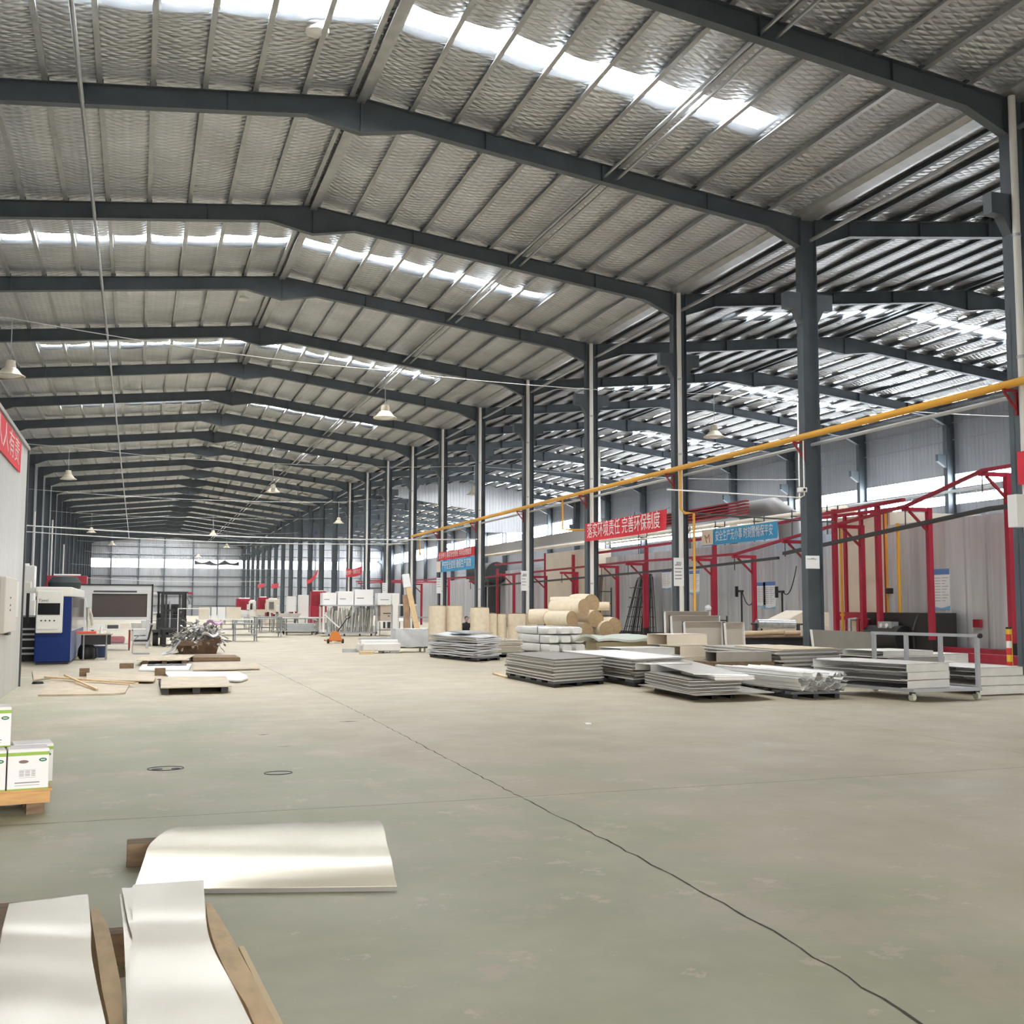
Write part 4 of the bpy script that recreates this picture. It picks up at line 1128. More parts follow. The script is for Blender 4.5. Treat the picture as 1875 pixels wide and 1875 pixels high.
# cream panels on a table far behind the forklift
def table(lab, x0, x1, y0, y1, z, m, topm=WHITE, group='work tables in the middle distance', shelf=True, n=2):
    t = thing('work_table', lab, 'table', (0, 0, 0), group=group)
    MB().box(x0, x1, y0, y1, z - .05, z).build('tabletop', topm, t)
    for x in [x0 + .05 + (x1 - x0 - .1) * i / (n - 1) for i in range(n)]:
        for y in (y0 + .05, y1 - .05): MB().box(x - .025, x + .025, y - .025, y + .025, 0, z - .05).build('leg', m, t)
    if shelf: MB().box(x0 + .03, x1 - .03, y0 + .03, y1 - .03, .28, .31).build('shelf', m, t)
    return t
TG = mat('table_frame', (.23, .25, .26), .5, .3)
table('table behind the scrap heap carrying cream panels', 3.0, 6.0, 60, 61.5, .85, TG)
for i, x in enumerate((3.1, 3.75, 4.05, 4.5)):
    ob = MB().box(x, x + (.55, .25, .4, .75)[i], 60.3, 60.38, .851, 1.48).build('cream_board', (CREAM, WHITE, WHITE, CREAM)[i])
    tag(ob, ('leftmost cream panel standing behind the scrap heap', 'narrow white panel right of the leftmost cream panel', 'second narrow white panel standing behind the scrap heap', 'widest cream panel standing at the right behind the scrap heap')[i], 'panel')
table('grey table at the right of the cream panels', 5.6, 6.9, 56, 57.2, 1.0, TG, TG)
table('bench-like trolley right of the scrap heap', 4.0, 5.0, 49, 50, .78, TG, TG)
for i, (x0, x1, y, lab) in enumerate(((6.3, 8.2, 66, 'nearer long table beneath the red and white machines'), (8.4, 10.4, 66.5, 'second long table, left of the loaded trolley'), (5.5, 8.0, 78, 'long table just behind the nearer one'), (8.4, 11, 80, 'long table behind the loaded trolley'), (9.5, 12.5, 92, 'far long table below the cream machine'), (6.0, 9.0, 95, 'far long table below the left red machine'))):
    table(lab, x0, x1, y, y + 1.3, .82, TG, GALV, n=4)
# distant machines, red and white
def cnc(lab, x, y, w, h, m1, m2):
    t = thing('workshop_machine', lab, 'machine', (x, y, 0), group='machines at the far end of the hall')
    MB().box(0, w, 0, 1.2, 0, h * .55).build('base', m2, t, bevel=.03)
    MB().box(w * .05, w * .95, .3, 1.2, h * .55, h).build('upper_frame', m1, t, bevel=.03)
    MB().box(w * .2, w * .55, .25, .31, h * .62, h * .9).build('opening', DARKRED if m1 == RED else GLOSS, t)
    MB().box(w * .62, w * .9, -.25, 0, h * .55, h * .78).build('control_box', MWHITE, t, bevel=.02)
    MB().tube([(w * .2, .6, h), (w * .8, .6, h)], .09, 8).build('cylinder', MWHITE, t)
cnc('leftmost red and white machine at the far end', (8.27, 100, 1.54)[0], 100, 1.5, 2.2, RED, WHITE)
cnc('white machine beside the leftmost red one', (9.35, 98, 1.54)[0], 99.5, .65, 2.0, MWHITE, WHITE)
cnc('red and cream machine under the pillars at the far end', (9.89, 97, 1.54)[0], 97.5, 1.0, 2.3, RED, CREAM)
cnc('cream cabinet machine in front of the distant pillars', (9.82, 90, 1.54)[0], 90, 1.1, 2.1, CREAM, CREAM)
cnc('tall red machine just left of the rack of white cartons', (14.81, 100, 1.56)[0], 100, 1.5, 2.9, RED, RED)
cnc('white machine between the distant pillars', 15.5, 95, 2.4, 1.9, WHITE, WHITE)
for i, (x, y, h, lab) in enumerate(((14.3, 104, 2.6, 'white upright cabinet among the distant pillars'), (15.0, 118, 2.6, 'farther white upright cabinet among the distant pillars'), (14.6, 84, 1.6, 'low white cabinet right of the cream machine'))):
    ob = MB().box(x, x + .9, y, y + .8, 0, h).build('cabinet', WHITE, bevel=.02)
    tag(ob, lab, 'cabinet')
for i in range(3):
    t = thing('parts_bin', ('heap of orange and white parts on the far table', 'black and white parts on the far table', 'white parts box on the far table')[i], 'parts', (8.7 + i * .78, 80.3, .82))
    for q in range(5): MB().box(q * .14, q * .14 + .12, rnd(0, .3), rnd(.4, .6), .0, rnd(.12, .35)).build('part', (RED, BLACK, WHITE)[(i + q) % 3], t)
# left wall clutter behind the booth: white columns, pipes, red-white frames
for i, (x, y, h) in enumerate(((-6.6, 52, 11), (-6.4, 60, 9), (-6.3, 76, 7.5), (-6.2, 90, 8), (-6.3, 106, 7))):
    ob = MB().tube([(x, y, 0), (x, y, h)], .06, 8).build('standpipe', PIPEW)
    tag(ob, ('white standpipe nearest the booth, at the left wall', 'second white standpipe along the left wall', 'third white standpipe along the left wall', 'fourth white standpipe along the left wall', 'farthest white standpipe along the left wall')[i], 'pipe', 'standpipes along the left wall')
cnc('red and white machine at the left wall behind the brown screen', -4.6, 62, 2.2, 3.1, RED, WHITE)
cnc('white framed machine at the left wall above the blue machine', -5.6, 50, 1.6, 3.2, WHITE, WHITE)
# ================================================================ middle: trolleys, rack, pallet jack
def quadbox(mb, q, z0, z1):
    return mb.hexa([(x, y, z0) for x, y, *_ in q], [(x, y, z1) for x, y, *_ in q])
def para(N, R, L): return [N, R, (R[0] + L[0] - N[0], R[1] + L[1] - N[1], N[2]), L]
def sheetstack(q, z0, z1, n, m, lab, group, cat='sheet', jit=.02, fill=.72, name='steel_sheet'):
    """a pile of n separate sheets over quad q; every sheet an object"""
    p = (z1 - z0) / n
    for i in range(n):
        dx, dy = rnd(-jit, jit), rnd(-jit, jit)
        k = rnd(-jit, jit)
        qq = [(x + dx + (k if j in (1, 2) else 0), y + dy) for j, (x, y, *_) in enumerate(q)]
        mb = MB()
        c = [sum(v[j] for v in qq) / 4 for j in (0, 1)]
        core = [(a + (c[0] - a) * .06, b + (c[1] - b) * .035) for a, b in qq]
        quadbox(mb, core, z0 + i * p, z0 + (i + .5) * p)
        quadbox(mb, qq, z0 + (i + .42) * p, z0 + (i + 1) * p - .0005)
        last = i == n - 1
        tag(mb.build(name, m if not isinstance(m, tuple) else m[i % len(m)]), lab[1] if (last and isinstance(lab, tuple)) else (lab[0] if isinstance(lab, tuple) else lab), cat, group)
def lowpallet(lab, q, h, m=BLACK):
    t = thing('dark_pallet', lab, 'pallet', (0, 0, 0))
    N, R, F, L = [Vector((a, b, 0)) for a, b, *_ in q]
    for f in (0.03, .46, .9):
        a, b = N.lerp(R, f), L.lerp(F, f)
        a2, b2 = N.lerp(R, min(1, f + .1)), L.lerp(F, min(1, f + .1))
        quadbox(MB(), [tuple(v) for v in (a, a2, b2, b)], 0, h * .62).build('runner', m, t)
    for f in (0, .22, .45, .68, .9):
        a, b = N.lerp(L, f), R.lerp(F, f)
        a2, b2 = N.lerp(L, f + .1), R.lerp(F, f + .1)
        quadbox(MB(), [tuple(v) for v in (a, b, b2, a2)], h * .62, h).build('deck_board', mat('grey_deck', (.10, .105, .11), .7), t)
    return t
def trolley(lab, x0, x1, y0, y1, z, m=GREYPIPE, rail=None, load=None):
    t = thing('trolley', lab, 'trolley', (0, 0, 0))
    MB().box(x0, x1, y0, y1, z - .06, z).build('deck', m, t)
    for x in (x0 + .08, x1 - .08):
        for y in (y0 + .08, y1 - .08): MB().lathe([(.06, -.025), (.065, 0), (.06, .025)], (x, y, .065), 12, Matrix.Rotation(PI / 2, 3, 'Y')).box(x - .03, x + .03, y - .03, y + .03, .1, z - .06).build('caster', RUBBER, t)
    if rail:
        for x in (x0, x1):
            MB().tube([(x, y0, z), (x, y0, rail), (x, y1, rail), (x, y1, z)], .02, 6).build('side_rail', GALV, t)
    return t
trolley('loaded steel trolley in mid floor with sheets on its deck', 7.5, 9.2, 59.5, 61, .25, rail=.78)
sheetstack([(7.6, 59.7), (9.1, 59.7), (9.1, 60.9), (7.6, 60.9)], .25, .62, 7, GALV, 'grey sheet lying on the loaded trolley in mid floor', 'sheets on the mid floor trolley', jit=.04)
trolley('second steel trolley right of the loaded one', 9.5, 10.8, 62, 63.4, .3, rail=.8)
sheetstack([(9.6, 62.1), (10.7, 62.1), (10.7, 63.3), (9.6, 63.3)], .3, .62, 5, STAIN, 'grey sheet on the second trolley in mid floor', 'sheets on the second mid floor trolley', jit=.04)
t = table('white-topped table behind the loaded trolley', 7.6, 10.6, 64.5, 66.2, .9, TG)
sheetstack([(7.7, 64.6), (9.0, 64.6), (9.0, 65.9), (7.7, 65.9)], .9, 1.12, 4, STAIN, 'grey sheet piled on the white-topped table', 'sheets on the white-topped table', jit=.06)
# big rack of upright profiles with white cartons on top
t = thing('profile_rack', 'wide white and grey rack of upright metal strips in mid hall', 'rack', (0, 57, 0))
for x, m in ((9.1, WHITE), (11.85, GREYPIPE)):
    for y in (0, 1.1): MB().box(x - .05, x + .05, y - .04, y + .04, .12, 1.6).build('post', m, t)
MB().box(9.05, 11.9, -.04, .04, 1.54, 1.6).box(9.05, 11.9, 1.06, 1.14, 1.54, 1.6).box(9.05, 11.9, -.04, 1.14, .12, .2).build('beam', GREYPIPE, t)
MB().box(9.05, 11.9, -.02, 1.1, 1.585, 1.605).build('top_shelf', WHITE, t)
MB().bar((9.15, -.06, 1.1), (10.0, -.06, .35), .06, .12, (0, 1, 0)).build('diagonal_brace', WHITE, t)
for x in (9.4, 10.2, 11.0, 11.6): MB().lathe([(.06, -.03), (.06, .03)], (x, .05, .06), 10, Matrix.Rotation(PI / 2, 3, 'Y')).build('caster', BLACK, t)
for i in range(60):
    x = 9.35 + 2.35 * i / 59
    dx = rnd(-.08, .08)
    MB().bar((x, .5 + rnd(-.2, .2), .2), (x + dx, .35 + rnd(-.2, .2), rnd(1.2, 1.5)), .035, .05).build('strip', (GALV, STAIN, WHITE)[i % 3], t)
for i in range(22):
    x = 9.6 + 2.2 * i / 21
    MB().bar((x, .1, .24), (x + .02, .15, rnd(.42, .55)), .03, .04).build('tray_divider', WOODD if i % 3 else GREYPIPE, t)
for i, (x, w, h, lab) in enumerate(((9.06, .72, .62, 'leftmost white carton on the big rack'), (9.85, .82, .70, 'second white carton from the left on the big rack'), (10.72, .98, .80, 'tallest white carton on the big rack'), (11.95, 1.15, .62, 'white carton at the right, over the brown carton'))):
    c = thing('white_box', lab, 'box', (x, 57.15, 1.606))
    MB().box(0, w, 0, .8, 0, h).build('box', mat('bright_carton', (.84, .83, .83), .55), c, bevel=.01)
    MB().box(w * .12, w * .5, -.006, 0, h * .42, h * .46).build('print', DGREY, c)
t = table('table with a brown carton at the right end of the big rack', 12.0, 13.4, 57, 58.2, .78, TG)
c = thing('brown_box', 'brown carton standing on the table at the right of the big rack', 'box', (12.1, 57.2, .781))
MB().box(0, 1.0, 0, .7, 0, .81).build('box', mat('brown_carton', (.52, .43, .34), .7), c, bevel=.01)
MB().box(.15, .75, -.006, 0, .36, .41).box(.4, .5, -.006, 0, .22, .27).build('print', DGREY, c)
# pallet jack
ORG = mat('orange_paint', (.62, .19, .03), .5)
t = thing('pallet_jack', 'orange pallet jack standing alone in mid floor', 'pallet jack', (7.83, 45.9, 0))
MB().hexa([(-.3, -.12, .1), (.3, -.12, .1), (.3, .12, .1), (-.3, .12, .1)], [(-.12, -.06, .5), (.12, -.06, .5), (.12, .06, .5), (-.12, .06, .5)]).build('body', ORG, t, bevel=.02)
for x in (-.19, .19): MB().box(x - .08, x + .08, .12, 1.25, .06, .12).build('fork', ORG, t)
for x in (-.3, .3): MB().lathe([(.09, -.04), (.09, .04)], (x, -.05, .09), 12, Matrix.Rotation(PI / 2, 3, 'Y')).build('wheel', RUBBER, t)
MB().tube([(.08, -.05, .48), (.42, -.3, 1.02)], .022, 8).build('handle', BLACK, t)
MB().tube([(.42, -.3, 1.02), (.52, -.34, 1.05), (.56, -.34, 1.12)], .018, 6).tube([(.42, -.3, 1.02), (.36, -.24, 1.08), (.5, -.34, 1.2)], .014, 6).build('grip', BLACK, t)
# low steel beams on the floor, by the pallet jack
for i, (y, x0, x1, lab) in enumerate(((44.2, 8.5, 11.0, 'long low steel beam on feet right of the pallet jack'), (41.5, 9.2, 11.0, 'second low steel beam on feet, behind the grey covered cart'))):
    t = thing('low_beam', lab, 'beam', (0, y, 0))
    MB().box(x0, x1, 0, .12, .18, .26).build('beam', GREYPIPE, t)
    for x in (x0 + .3, x1 - .5): MB().box(x, x + .06, .02, .1, 0, .18).build('leg', DGREY, t)
# white wrapped bundle on the floor
t = thing('foam_bundle', 'bundle of white wrapped profiles lying on wooden battens', 'bundle', (7.55, 36.0, 0), .35)
for x in (-.5, .2): MB().box(x, x + .1, -.4, .3, 0, .07).build('batten', WOODD, t)
for i, (y, z, r) in enumerate(((-.2, .2, .13), (.1, .2, .13), (-.05, .33, .11))):
    MB().bar((-.65, y + .1, z), (.55, y - .25, z), r * 2, r * 1.9).build('wrapped_profile', WHITE, t, bevel=.03)
t = thing('wrapped_parcel', 'crumpled white parcel right of the white wrapped profiles', 'parcel', (8.0, 36.0, 0))
MB().sheet(8, 6, lambda u, v: (-.3 + .5 * u, -.3 + .6 * v, .08 + .26 * math.sin(PI * u) ** .6 * math.sin(PI * v) ** .6 + .02 * math.sin(9 * u + 7 * v)), .075).build('wrapping', WRAP, t, smooth=True)
MB().tube([(-.1, -.28, .12), (.1, -.3, .12)], .06, 10).build('roll_core', GREYPIPE, t)
ob = MB().box(6.5, 7.05, 36.6, 36.72, 0, .12).build('steel_tube', GALV)
tag(ob, 'short square steel tube lying left of the white wrapped profiles', 'tube')
ob = MB().hexa([(6.75, 35.1, 0), (7.2, 35.0, 0), (7.3, 35.4, 0), (6.85, 35.5, 0)], [(6.75, 35.1, .09), (7.2, 35.0, .09), (7.3, 35.4, .09), (6.85, 35.5, .09)]).build('wood_block', WOOD)
tag(ob, 'pale wooden block in front of the white wrapped profiles', 'block')
# grey covered cart
t = thing('covered_cart', 'wheeled cart covered by a grey-white sheet', 'cart', (8.15, 36.0, 0))
MB().box(0, 1.08, 0, .8, .14, .19).build('deck', DGREY, t)
MB().sheet(14, 10, lambda u, v: (-.01 + 1.1 * u, .03 * math.sin(8 * u + 5 * v) - .02 + .02 * v, .19 + .58 * v + .01 * math.sin(11 * u)), .012).sheet(14, 8, lambda u, v: (-.01 + 1.1 * u, .8 * v, .77 + .02 * math.sin(7 * u + 5 * v)), .012).sheet(4, 8, lambda u, v: (-.015 + .02 * u, .8 * v, .2 + .57 * u), .012).sheet(4, 8, lambda u, v: (1.08 + .015 * u, .8 * v, .2 + .57 * u), .012).build('cover_sheet', WRAP, t, smooth=True)
for x, y in ((.1, .08), (1.0, .08), (.1, .72), (1.0, .72)): MB().lathe([(.07, -.025), (.07, .025)], (x, y, .07), 12, Matrix.Rotation(PI / 2, 3, 'Y')).build('wheel', CASTER, t)
MB().tube([(.03, .78, .19), (.03, .78, 1.55), (.0, .78, 1.6)], .03, 8).build('upright', GALV, t)
# boards leaning
t = thing('leaning_rack', 'grey frame holding the tall leaning boards', 'rack', (10.15, 44.6, 0))
for x in (0, .28, .75): MB().box(x - .03, x + .03, -.03, .03, 0, 1.62).build('post', GREYPIPE, t)
MB().box(-.05, .8, -.04, .04, 1.55, 1.62).build('crossbar', MWHITE, t)
for i, (a, b, w, m, lab) in enumerate((((10.95, 43.9, .01), (10.5, 44.45, 2.55), .22, WOOD, 'tall yellow board leaning at the left of the upright rolls'), ((10.5, 44.1, .01), (10.45, 44.5, 2.0), .24, mat('brown_board', (.42, .27, .17), .7, var=.3, vscale=4), 'brown board leaning behind the tall yellow board'))):
    ob = MB().bar(a, b, w, .05, (0, 1, 0)).build('leaning_board', m)
    tag(ob, lab, 'board')
ob = MB().bar((10.5, 44.42, 2.3), (10.44, 44.5, 2.85), .3, .16, (0, 1, 0)).build('paper_wrap', PAPER, bevel=.03)
tag(ob, 'white paper wrapped round the top end of the leaning boards', 'wrap')
ob = MB().box(9.85, 10.1, 44.3, 44.5, 0, 2.0).build('upright_board', WHITE)
tag(ob, 'narrow white panel standing left of the leaning boards', 'panel')
# ================================================================ felt rolls
def felt_roll(lab, c, axis, r, L, group, upright=False):
    """a soft roll: wavy side, spiral end"""
    d = Vector(axis).normalized()
    u = d.cross(Vector((0, 0, 1)) if abs(d.z) < .9 else Vector((1, 0, 0))).normalized()
    v = d.cross(u)
    t = thing('felt_roll', lab, 'roll', c, group=group)
    n, m = 28, 10
    ph = rnd(0, 6)
    vs, fs = [], []
    for j in range(m + 1):
        f = j / m
        for k in range(n):
            a = 2 * PI * k / n
            rr = r * (1 + .035 * math.sin(a * 2 + ph) + .02 * math.sin(a * 3 + ph * 2 + f * 4)) * (1 - .05 * (abs(f - .5) * 2) ** 8)
            vs.append(d * (f * L) + (u * math.cos(a) + v * math.sin(a)) * rr)
    for j in range(m):
        for k in range(n): fs.append((j * n + k, j * n + (k + 1) % n, (j + 1) * n + (k + 1) % n, (j + 1) * n + k))
    MB().add(vs, fs).build('felt_side', FELT, t, smooth=True)
    for f, sg in ((0, -1), (L, 1)):
        mb = MB()
        vs, fs = [], []
        R = 7
        for q in range(R + 1):
            for k in range(n):
                a = 2 * PI * k / n
                rr = r * (1 + .035 * math.sin(a * 2 + ph) + .02 * math.sin(a * 3 + ph * 2 + (f / L) * 4)) * .95 * (q / R + .02)
                vs.append(d * (f + sg * (.015 * (q % 2) + .02 * (1 - q / R))) + (u * math.cos(a) + v * math.sin(a)) * rr)
        for q in range(R):
            for k in range(n): fs.append((q * n + k, q * n + (k + 1) % n, (q + 1) * n + (k + 1) % n, (q + 1) * n + k))
        mb.add(vs, fs).build('felt_end', FELTE, t, smooth=True)
    return t
G1 = 'upright felt rolls'
for lab, x, y, r, h in (('leftmost upright cream roll, by the grey covered cart', 11.67, 44.0, .36, 1.54), ('second upright cream roll from the left, just left of the gap with the person', 12.41, 44.1, .36, 1.54),
                        ('tall upright roll just right of the gap with the person', 13.5, 44.0, .40, 1.47), ('narrow upright roll right of the tall one by the gap', 14.1, 44.2, .21, 1.22), ('second narrow upright roll, left of the broad short one', 14.52, 44.2, .21, 1.2),
                        ('broad short upright roll near the right end of the row', 15.12, 44.0, .38, 1.22), ('last upright roll, half hidden by the pile of lying rolls', 15.8, 44.2, .3, 1.2)):
    felt_roll(lab, (x, y, .01), (0, 0, 1), r, h, G1)
AX = (-.14, .985, .02)
G2 = 'felt rolls in the pile'
for lab, p, r, L, ax in (('lying felt roll at the lower left of the front face of the pile', (15.72, 37.9, 0.6), .34, 1.3, AX), ('lying felt roll at the lower right of the front face of the pile', (16.55, 37.9, 0.66), .34, 1.3, AX),
                     ('lying felt roll with a pale end in the middle left of the pile', (15.04, 37.6, 1.07), .31, 1.15, (-.42, .9, 0)), ('lying felt roll with a flat spiral end, centre right of the pile', (16.16, 38, 1.08), .33, 1.3, AX),
                     ('topmost front felt roll of the pile', (15.55, 37.7, 1.49), .33, 1.5, (-.45, .89, -.02)), ('topmost rear felt roll of the pile', (16.11, 38.3, 1.63), .37, 1.2, (-.2, .97, 0)),
                     ('felt roll at the far left of the pile, its end turned away', (14.85, 38.9, 1.16), .29, .95, (-.85, .5, 0)), ('small felt roll poking out to the right at the top of the pile', (17.24, 39.2, 1.55), .17, 1.1, (-.9, .43, 0)),
                     ('felt roll at the upper left of the pile with a dark end', (15.7, 39.3, 1.69), .22, .8, (-.9, .43, 0)), ('felt roll behind the right edge of the pile', (17.09, 38.4, 0.81), .32, 1.1, AX),
                     ('low felt roll at the right foot of the pile', (16.93, 38.1, 0.35), .3, 1.1, AX), ('felt roll low between the two front bottom rolls', (16.26, 38.2, 0.29), .3, 1.1, AX)):
    felt_roll(lab, p, ax, r, L, G2)
lowpallet('dark platform under the pile of felt rolls', [(14.6, 36.9), (18.6, 37.2), (18.5, 39.7), (14.4, 39.5)], .12)
# person crouching between the upright rolls
SKIN = mat('skin', (.55, .34, .25), .6)
CLOTH = mat('dark_jacket', (.015, .016, .02), .8)
def skinned(name, joints, edges, m, parent, sub=2):
    me = bpy.data.meshes.new(name)
    me.from_pydata([j[0] for j in joints], edges, [])
    o = bpy.data.objects.new(name, me)
    COL.objects.link(o)
    o.parent = parent
    o.modifiers.new('skin', 'SKIN')
    sk = me.skin_vertices[0].data
    for i, j in enumerate(joints):
        sk[i].radius = (j[1], j[1] * (j[2] if len(j) > 2 else 1))
    sk[0].use_root = True
    ss = o.modifiers.new('sub', 'SUBSURF')
    ss.levels = ss.render_levels = sub
    me.materials.append(m)
    return o
t = thing('person', 'person in dark clothes sitting low between the upright cream rolls', 'person', (13.18, 45.0, 0))
J = [((0, 0, .36), .15, .8), ((0, -.02, .58), .15, .75), ((0, -.06, .76), .16, .65), ((0, -.09, .84), .055), ((0, -.11, .9), .05),
     ((-.17, -.07, .77), .065), ((-.25, -.16, .55), .05), ((-.12, -.34, .46), .04), ((.17, -.07, .77), .065), ((.25, -.16, .55), .05), ((.12, -.34, .46), .04),
     ((-.12, -.05, .34), .1), ((-.16, -.42, .42), .075), ((-.15, -.36, .1), .05), ((-.15, -.48, .05), .045), ((.12, -.05, .34), .1), ((.16, -.42, .42), .075), ((.15, -.36, .1), .05), ((.15, -.48, .05), .045)]
E_ = [(0, 1), (1, 2), (2, 3), (3, 4), (2, 5), (5, 6), (6, 7), (2, 8), (8, 9), (9, 10), (0, 11), (11, 12), (12, 13), (13, 14), (0, 15), (15, 16), (16, 17), (17, 18)]
body = skinned('body', J, E_, CLOTH, t)
hd = MB().lathe([(.02, -.12), (.06, -.1), (.078, -.04), (.085, .02), (.075, .07), (.04, .105), (.01, .112)], (0, -.12, 1.0), 16, Matrix.Diagonal((.92, 1.08, 1))).build('head', SKIN, t, smooth=True)
MB().lathe([(.088, .0), (.092, .05), (.08, .09), (.04, .12), (.01, .125)], (0, -.105, 1.0), 16, Matrix.Diagonal((.95, 1.05, 1))).build('hair', BLACK, hd, smooth=True)
MB().hexa([(-.012, -.235, .97), (.012, -.235, .97), (.01, -.205, .97), (-.01, -.205, .97)], [(-.006, -.215, 1.01), (.006, -.215, 1.01), (.006, -.2, 1.01), (-.006, -.2, 1.01)]).build('nose', SKIN, hd)
for x in (-.03, .03): MB().box(x - .012, x + .012, -.212, -.198, 1.005, 1.015).build('eye', BLACK, hd)
MB().box(-.02, .02, -.208, -.196, .94, .948).build('mouth', mat('lips', (.4, .15, .13), .6), hd)
for x in (-.08, .08): MB().box(x - .008, x + .008, -.14, -.1, .98, 1.03).build('ear', SKIN, hd, bevel=.005)
for sx in (-1, 1):
    hand = skinned('hand', [((sx * .12, -.34, .46), .028, .7), ((sx * .10, -.38, .44), .03, .6)], [(0, 1)], SKIN, t, 1)
    for q in range(4):
        x = sx * (.075 + q * .016)
        MB().tube([(x, -.39, .44), (x, -.43 + .004 * q, .435), (x, -.445 + .004 * q, .415)], [.008, .0075, .006], 6).build('finger', SKIN, hand, smooth=True)
    MB().tube([(sx * .075, -.36, .445), (sx * .05, -.385, .44), (sx * .045, -.40, .43)], [.009, .008, .006], 6).build('thumb', SKIN, hand, smooth=True)
# ================================================================ wrapped sheet stack
WN, WL, WR_ = (8.87, 29.24, .1), (8.41, 32.6, .1), (9.9, 30.3, .1)
lowpallet('dark pallet under the wavy grey-white wrapped sheets', para(WN, WR_, WL), .1)
q0 = para(WN, WR_, WL)
random.seed(21)
for i in range(13):
    z = .1 + i * .046
    N, R, F_, L = [Vector(p) for p in q0]
    dx, dy = rnd(-.06, .06), rnd(-.05, .05)
    a1, a2, ph = rnd(.006, .014), rnd(.005, .012), rnd(0, 6)
    lift = .10 if i == 12 else 0
    fn = lambda u, v: tuple((N + (R - N) * (u * 1.02 - .01 + .03 * math.sin(v * 5 + ph) * (1 if u > .5 else 1)) + (L - N) * v).to_2d() + Vector((dx, dy))) + (z + .035 + a1 * math.sin(6 * u + ph) + a2 * math.sin(9 * v + 2 * ph) + lift * max(0, v - .8) * 2 * u,)
    ob = MB().sheet(10, 14, fn, .034).build('wrapped_sheet', WRAP, smooth=True)
    tag(ob, 'topmost wavy sheet of the grey-white wrapped stack, one corner raised' if i == 12 else 'wavy grey-white wrapped sheet in the stack left of the white bundles', 'sheet', None if i == 12 else 'sheets of the grey-white wrapped stack')
ob = MB().hexa([(9.0, 30.6, .73), (9.95, 31.1, .73), (9.75, 33.0, .76), (8.9, 32.4, .76)], [(9.0, 30.6, .76), (9.95, 31.1, .76), (9.75, 33.0, .79), (8.9, 32.4, .79)]).build('grey_board', GALV)
tag(ob, 'flat grey board lying on the wavy wrapped stack', 'board')
# flat stacks behind
lowpallet('dark pallet with flat sheets between the wrapped stack and white bundles', [(10.0, 31.5), (11.3, 31.9), (11.0, 34.5), (9.7, 34.1)], .14)
sheetstack([(10.05, 31.6), (11.2, 31.95), (10.9, 34.4), (9.75, 34.05)], .14, .52, 6, FILM, 'pale sheet in the flat stack between wrapped stack and white bundles', 'flat pale sheets behind the wrapped stack', jit=.05)
# ================================================================ white wrapped bundles 3 x 3
PLASTIC = mat('white_plastic_wrap', (.78, .77, .74), .35, var=.1, vscale=6, bump=.8, bscale=5)
BN = Vector((11.86, 31.6, 0)); BU = Vector((.99, .12, 0)); BV = Vector((-.06, .998, 0))
lowpallet('grey pallet under the white plastic bundles', [tuple(BN + BU * a + BV * b) for a, b in ((-.05, 0), (1.4, 0), (1.4, 2.7), (-.05, 2.7))], .12, GREYPIPE)
names = [['bottom left', 'bottom middle', 'bottom right'], ['middle left', 'centre', 'middle right'], ['top left', 'top middle', 'top right']]
random.seed(3)
for r in range(3):
    for c in range(3):
        w, h = .43, (.27, .27, .24)[r]
        z0 = .122 + (0, .272, .544)[r]
        off = (0, .05, .18)[r] + rnd(-.04, .04)
        ph = rnd(0, 6)
        M = 22
        vs, fs = [], []
        Ln = 2.5 + rnd(-.15, .15)
        rings = 14
        for i in range(rings + 1):
            f = i / rings
            pinch = 1 - .25 * (abs(f - .5) * 2) ** 10
            for k in range(M):
                a = 2 * PI * k / M
                ca, sa = math.cos(a), math.sin(a)
                e = .38
                sx = (abs(ca) ** e) * (1 if ca > 0 else -1) * w / 2 * pinch
                sz = (abs(sa) ** e) * (1 if sa > 0 else -1) * h / 2 * pinch
                wob = 1 + .03 * math.sin(5 * a + ph + i * .9) + .02 * math.sin(i * 2.3 + ph)
                p = BN + BU * (.22 + c * .445 + sx * min(wob, 1.02)) + BV * (off + f * Ln) + Vector((0, 0, z0 + h / 2 + sz * min(wob, 1.0)))
                vs.append(p)
        for i in range(rings):
            for k in range(M): fs.append((i * M + k, i * M + (k + 1) % M, (i + 1) * M + (k + 1) % M, (i + 1) * M + k))
        fs += [tuple(range(M - 1, -1, -1)), tuple(rings * M + k for k in range(M))]
        t = thing('plastic_bundle', '%s white plastic wrapped bundle, seen from its end' % names[r][c], 'bundle', (0, 0, 0), group='white plastic wrapped bundles')
        MB().add(vs, fs).build('wrapping', PLASTIC, t, smooth=True)
        tb = MB()
        o0 = BN + BU * (.22 + c * .445) + BV * (off + Ln * .25) + Vector((0, 0, z0 + h / 2))
        hx, hz = BU * (w / 2 * 1.02), Vector((0, 0, h / 2 * 1.02))
        for a, b in ((-hx + hz, hx + hz), (hx + hz, hx - hz), (-hx + hz, -hx - hz)): tb.bar(o0 + a, o0 + b, .03, .006)
        tb.build('strap', DGREY, t)
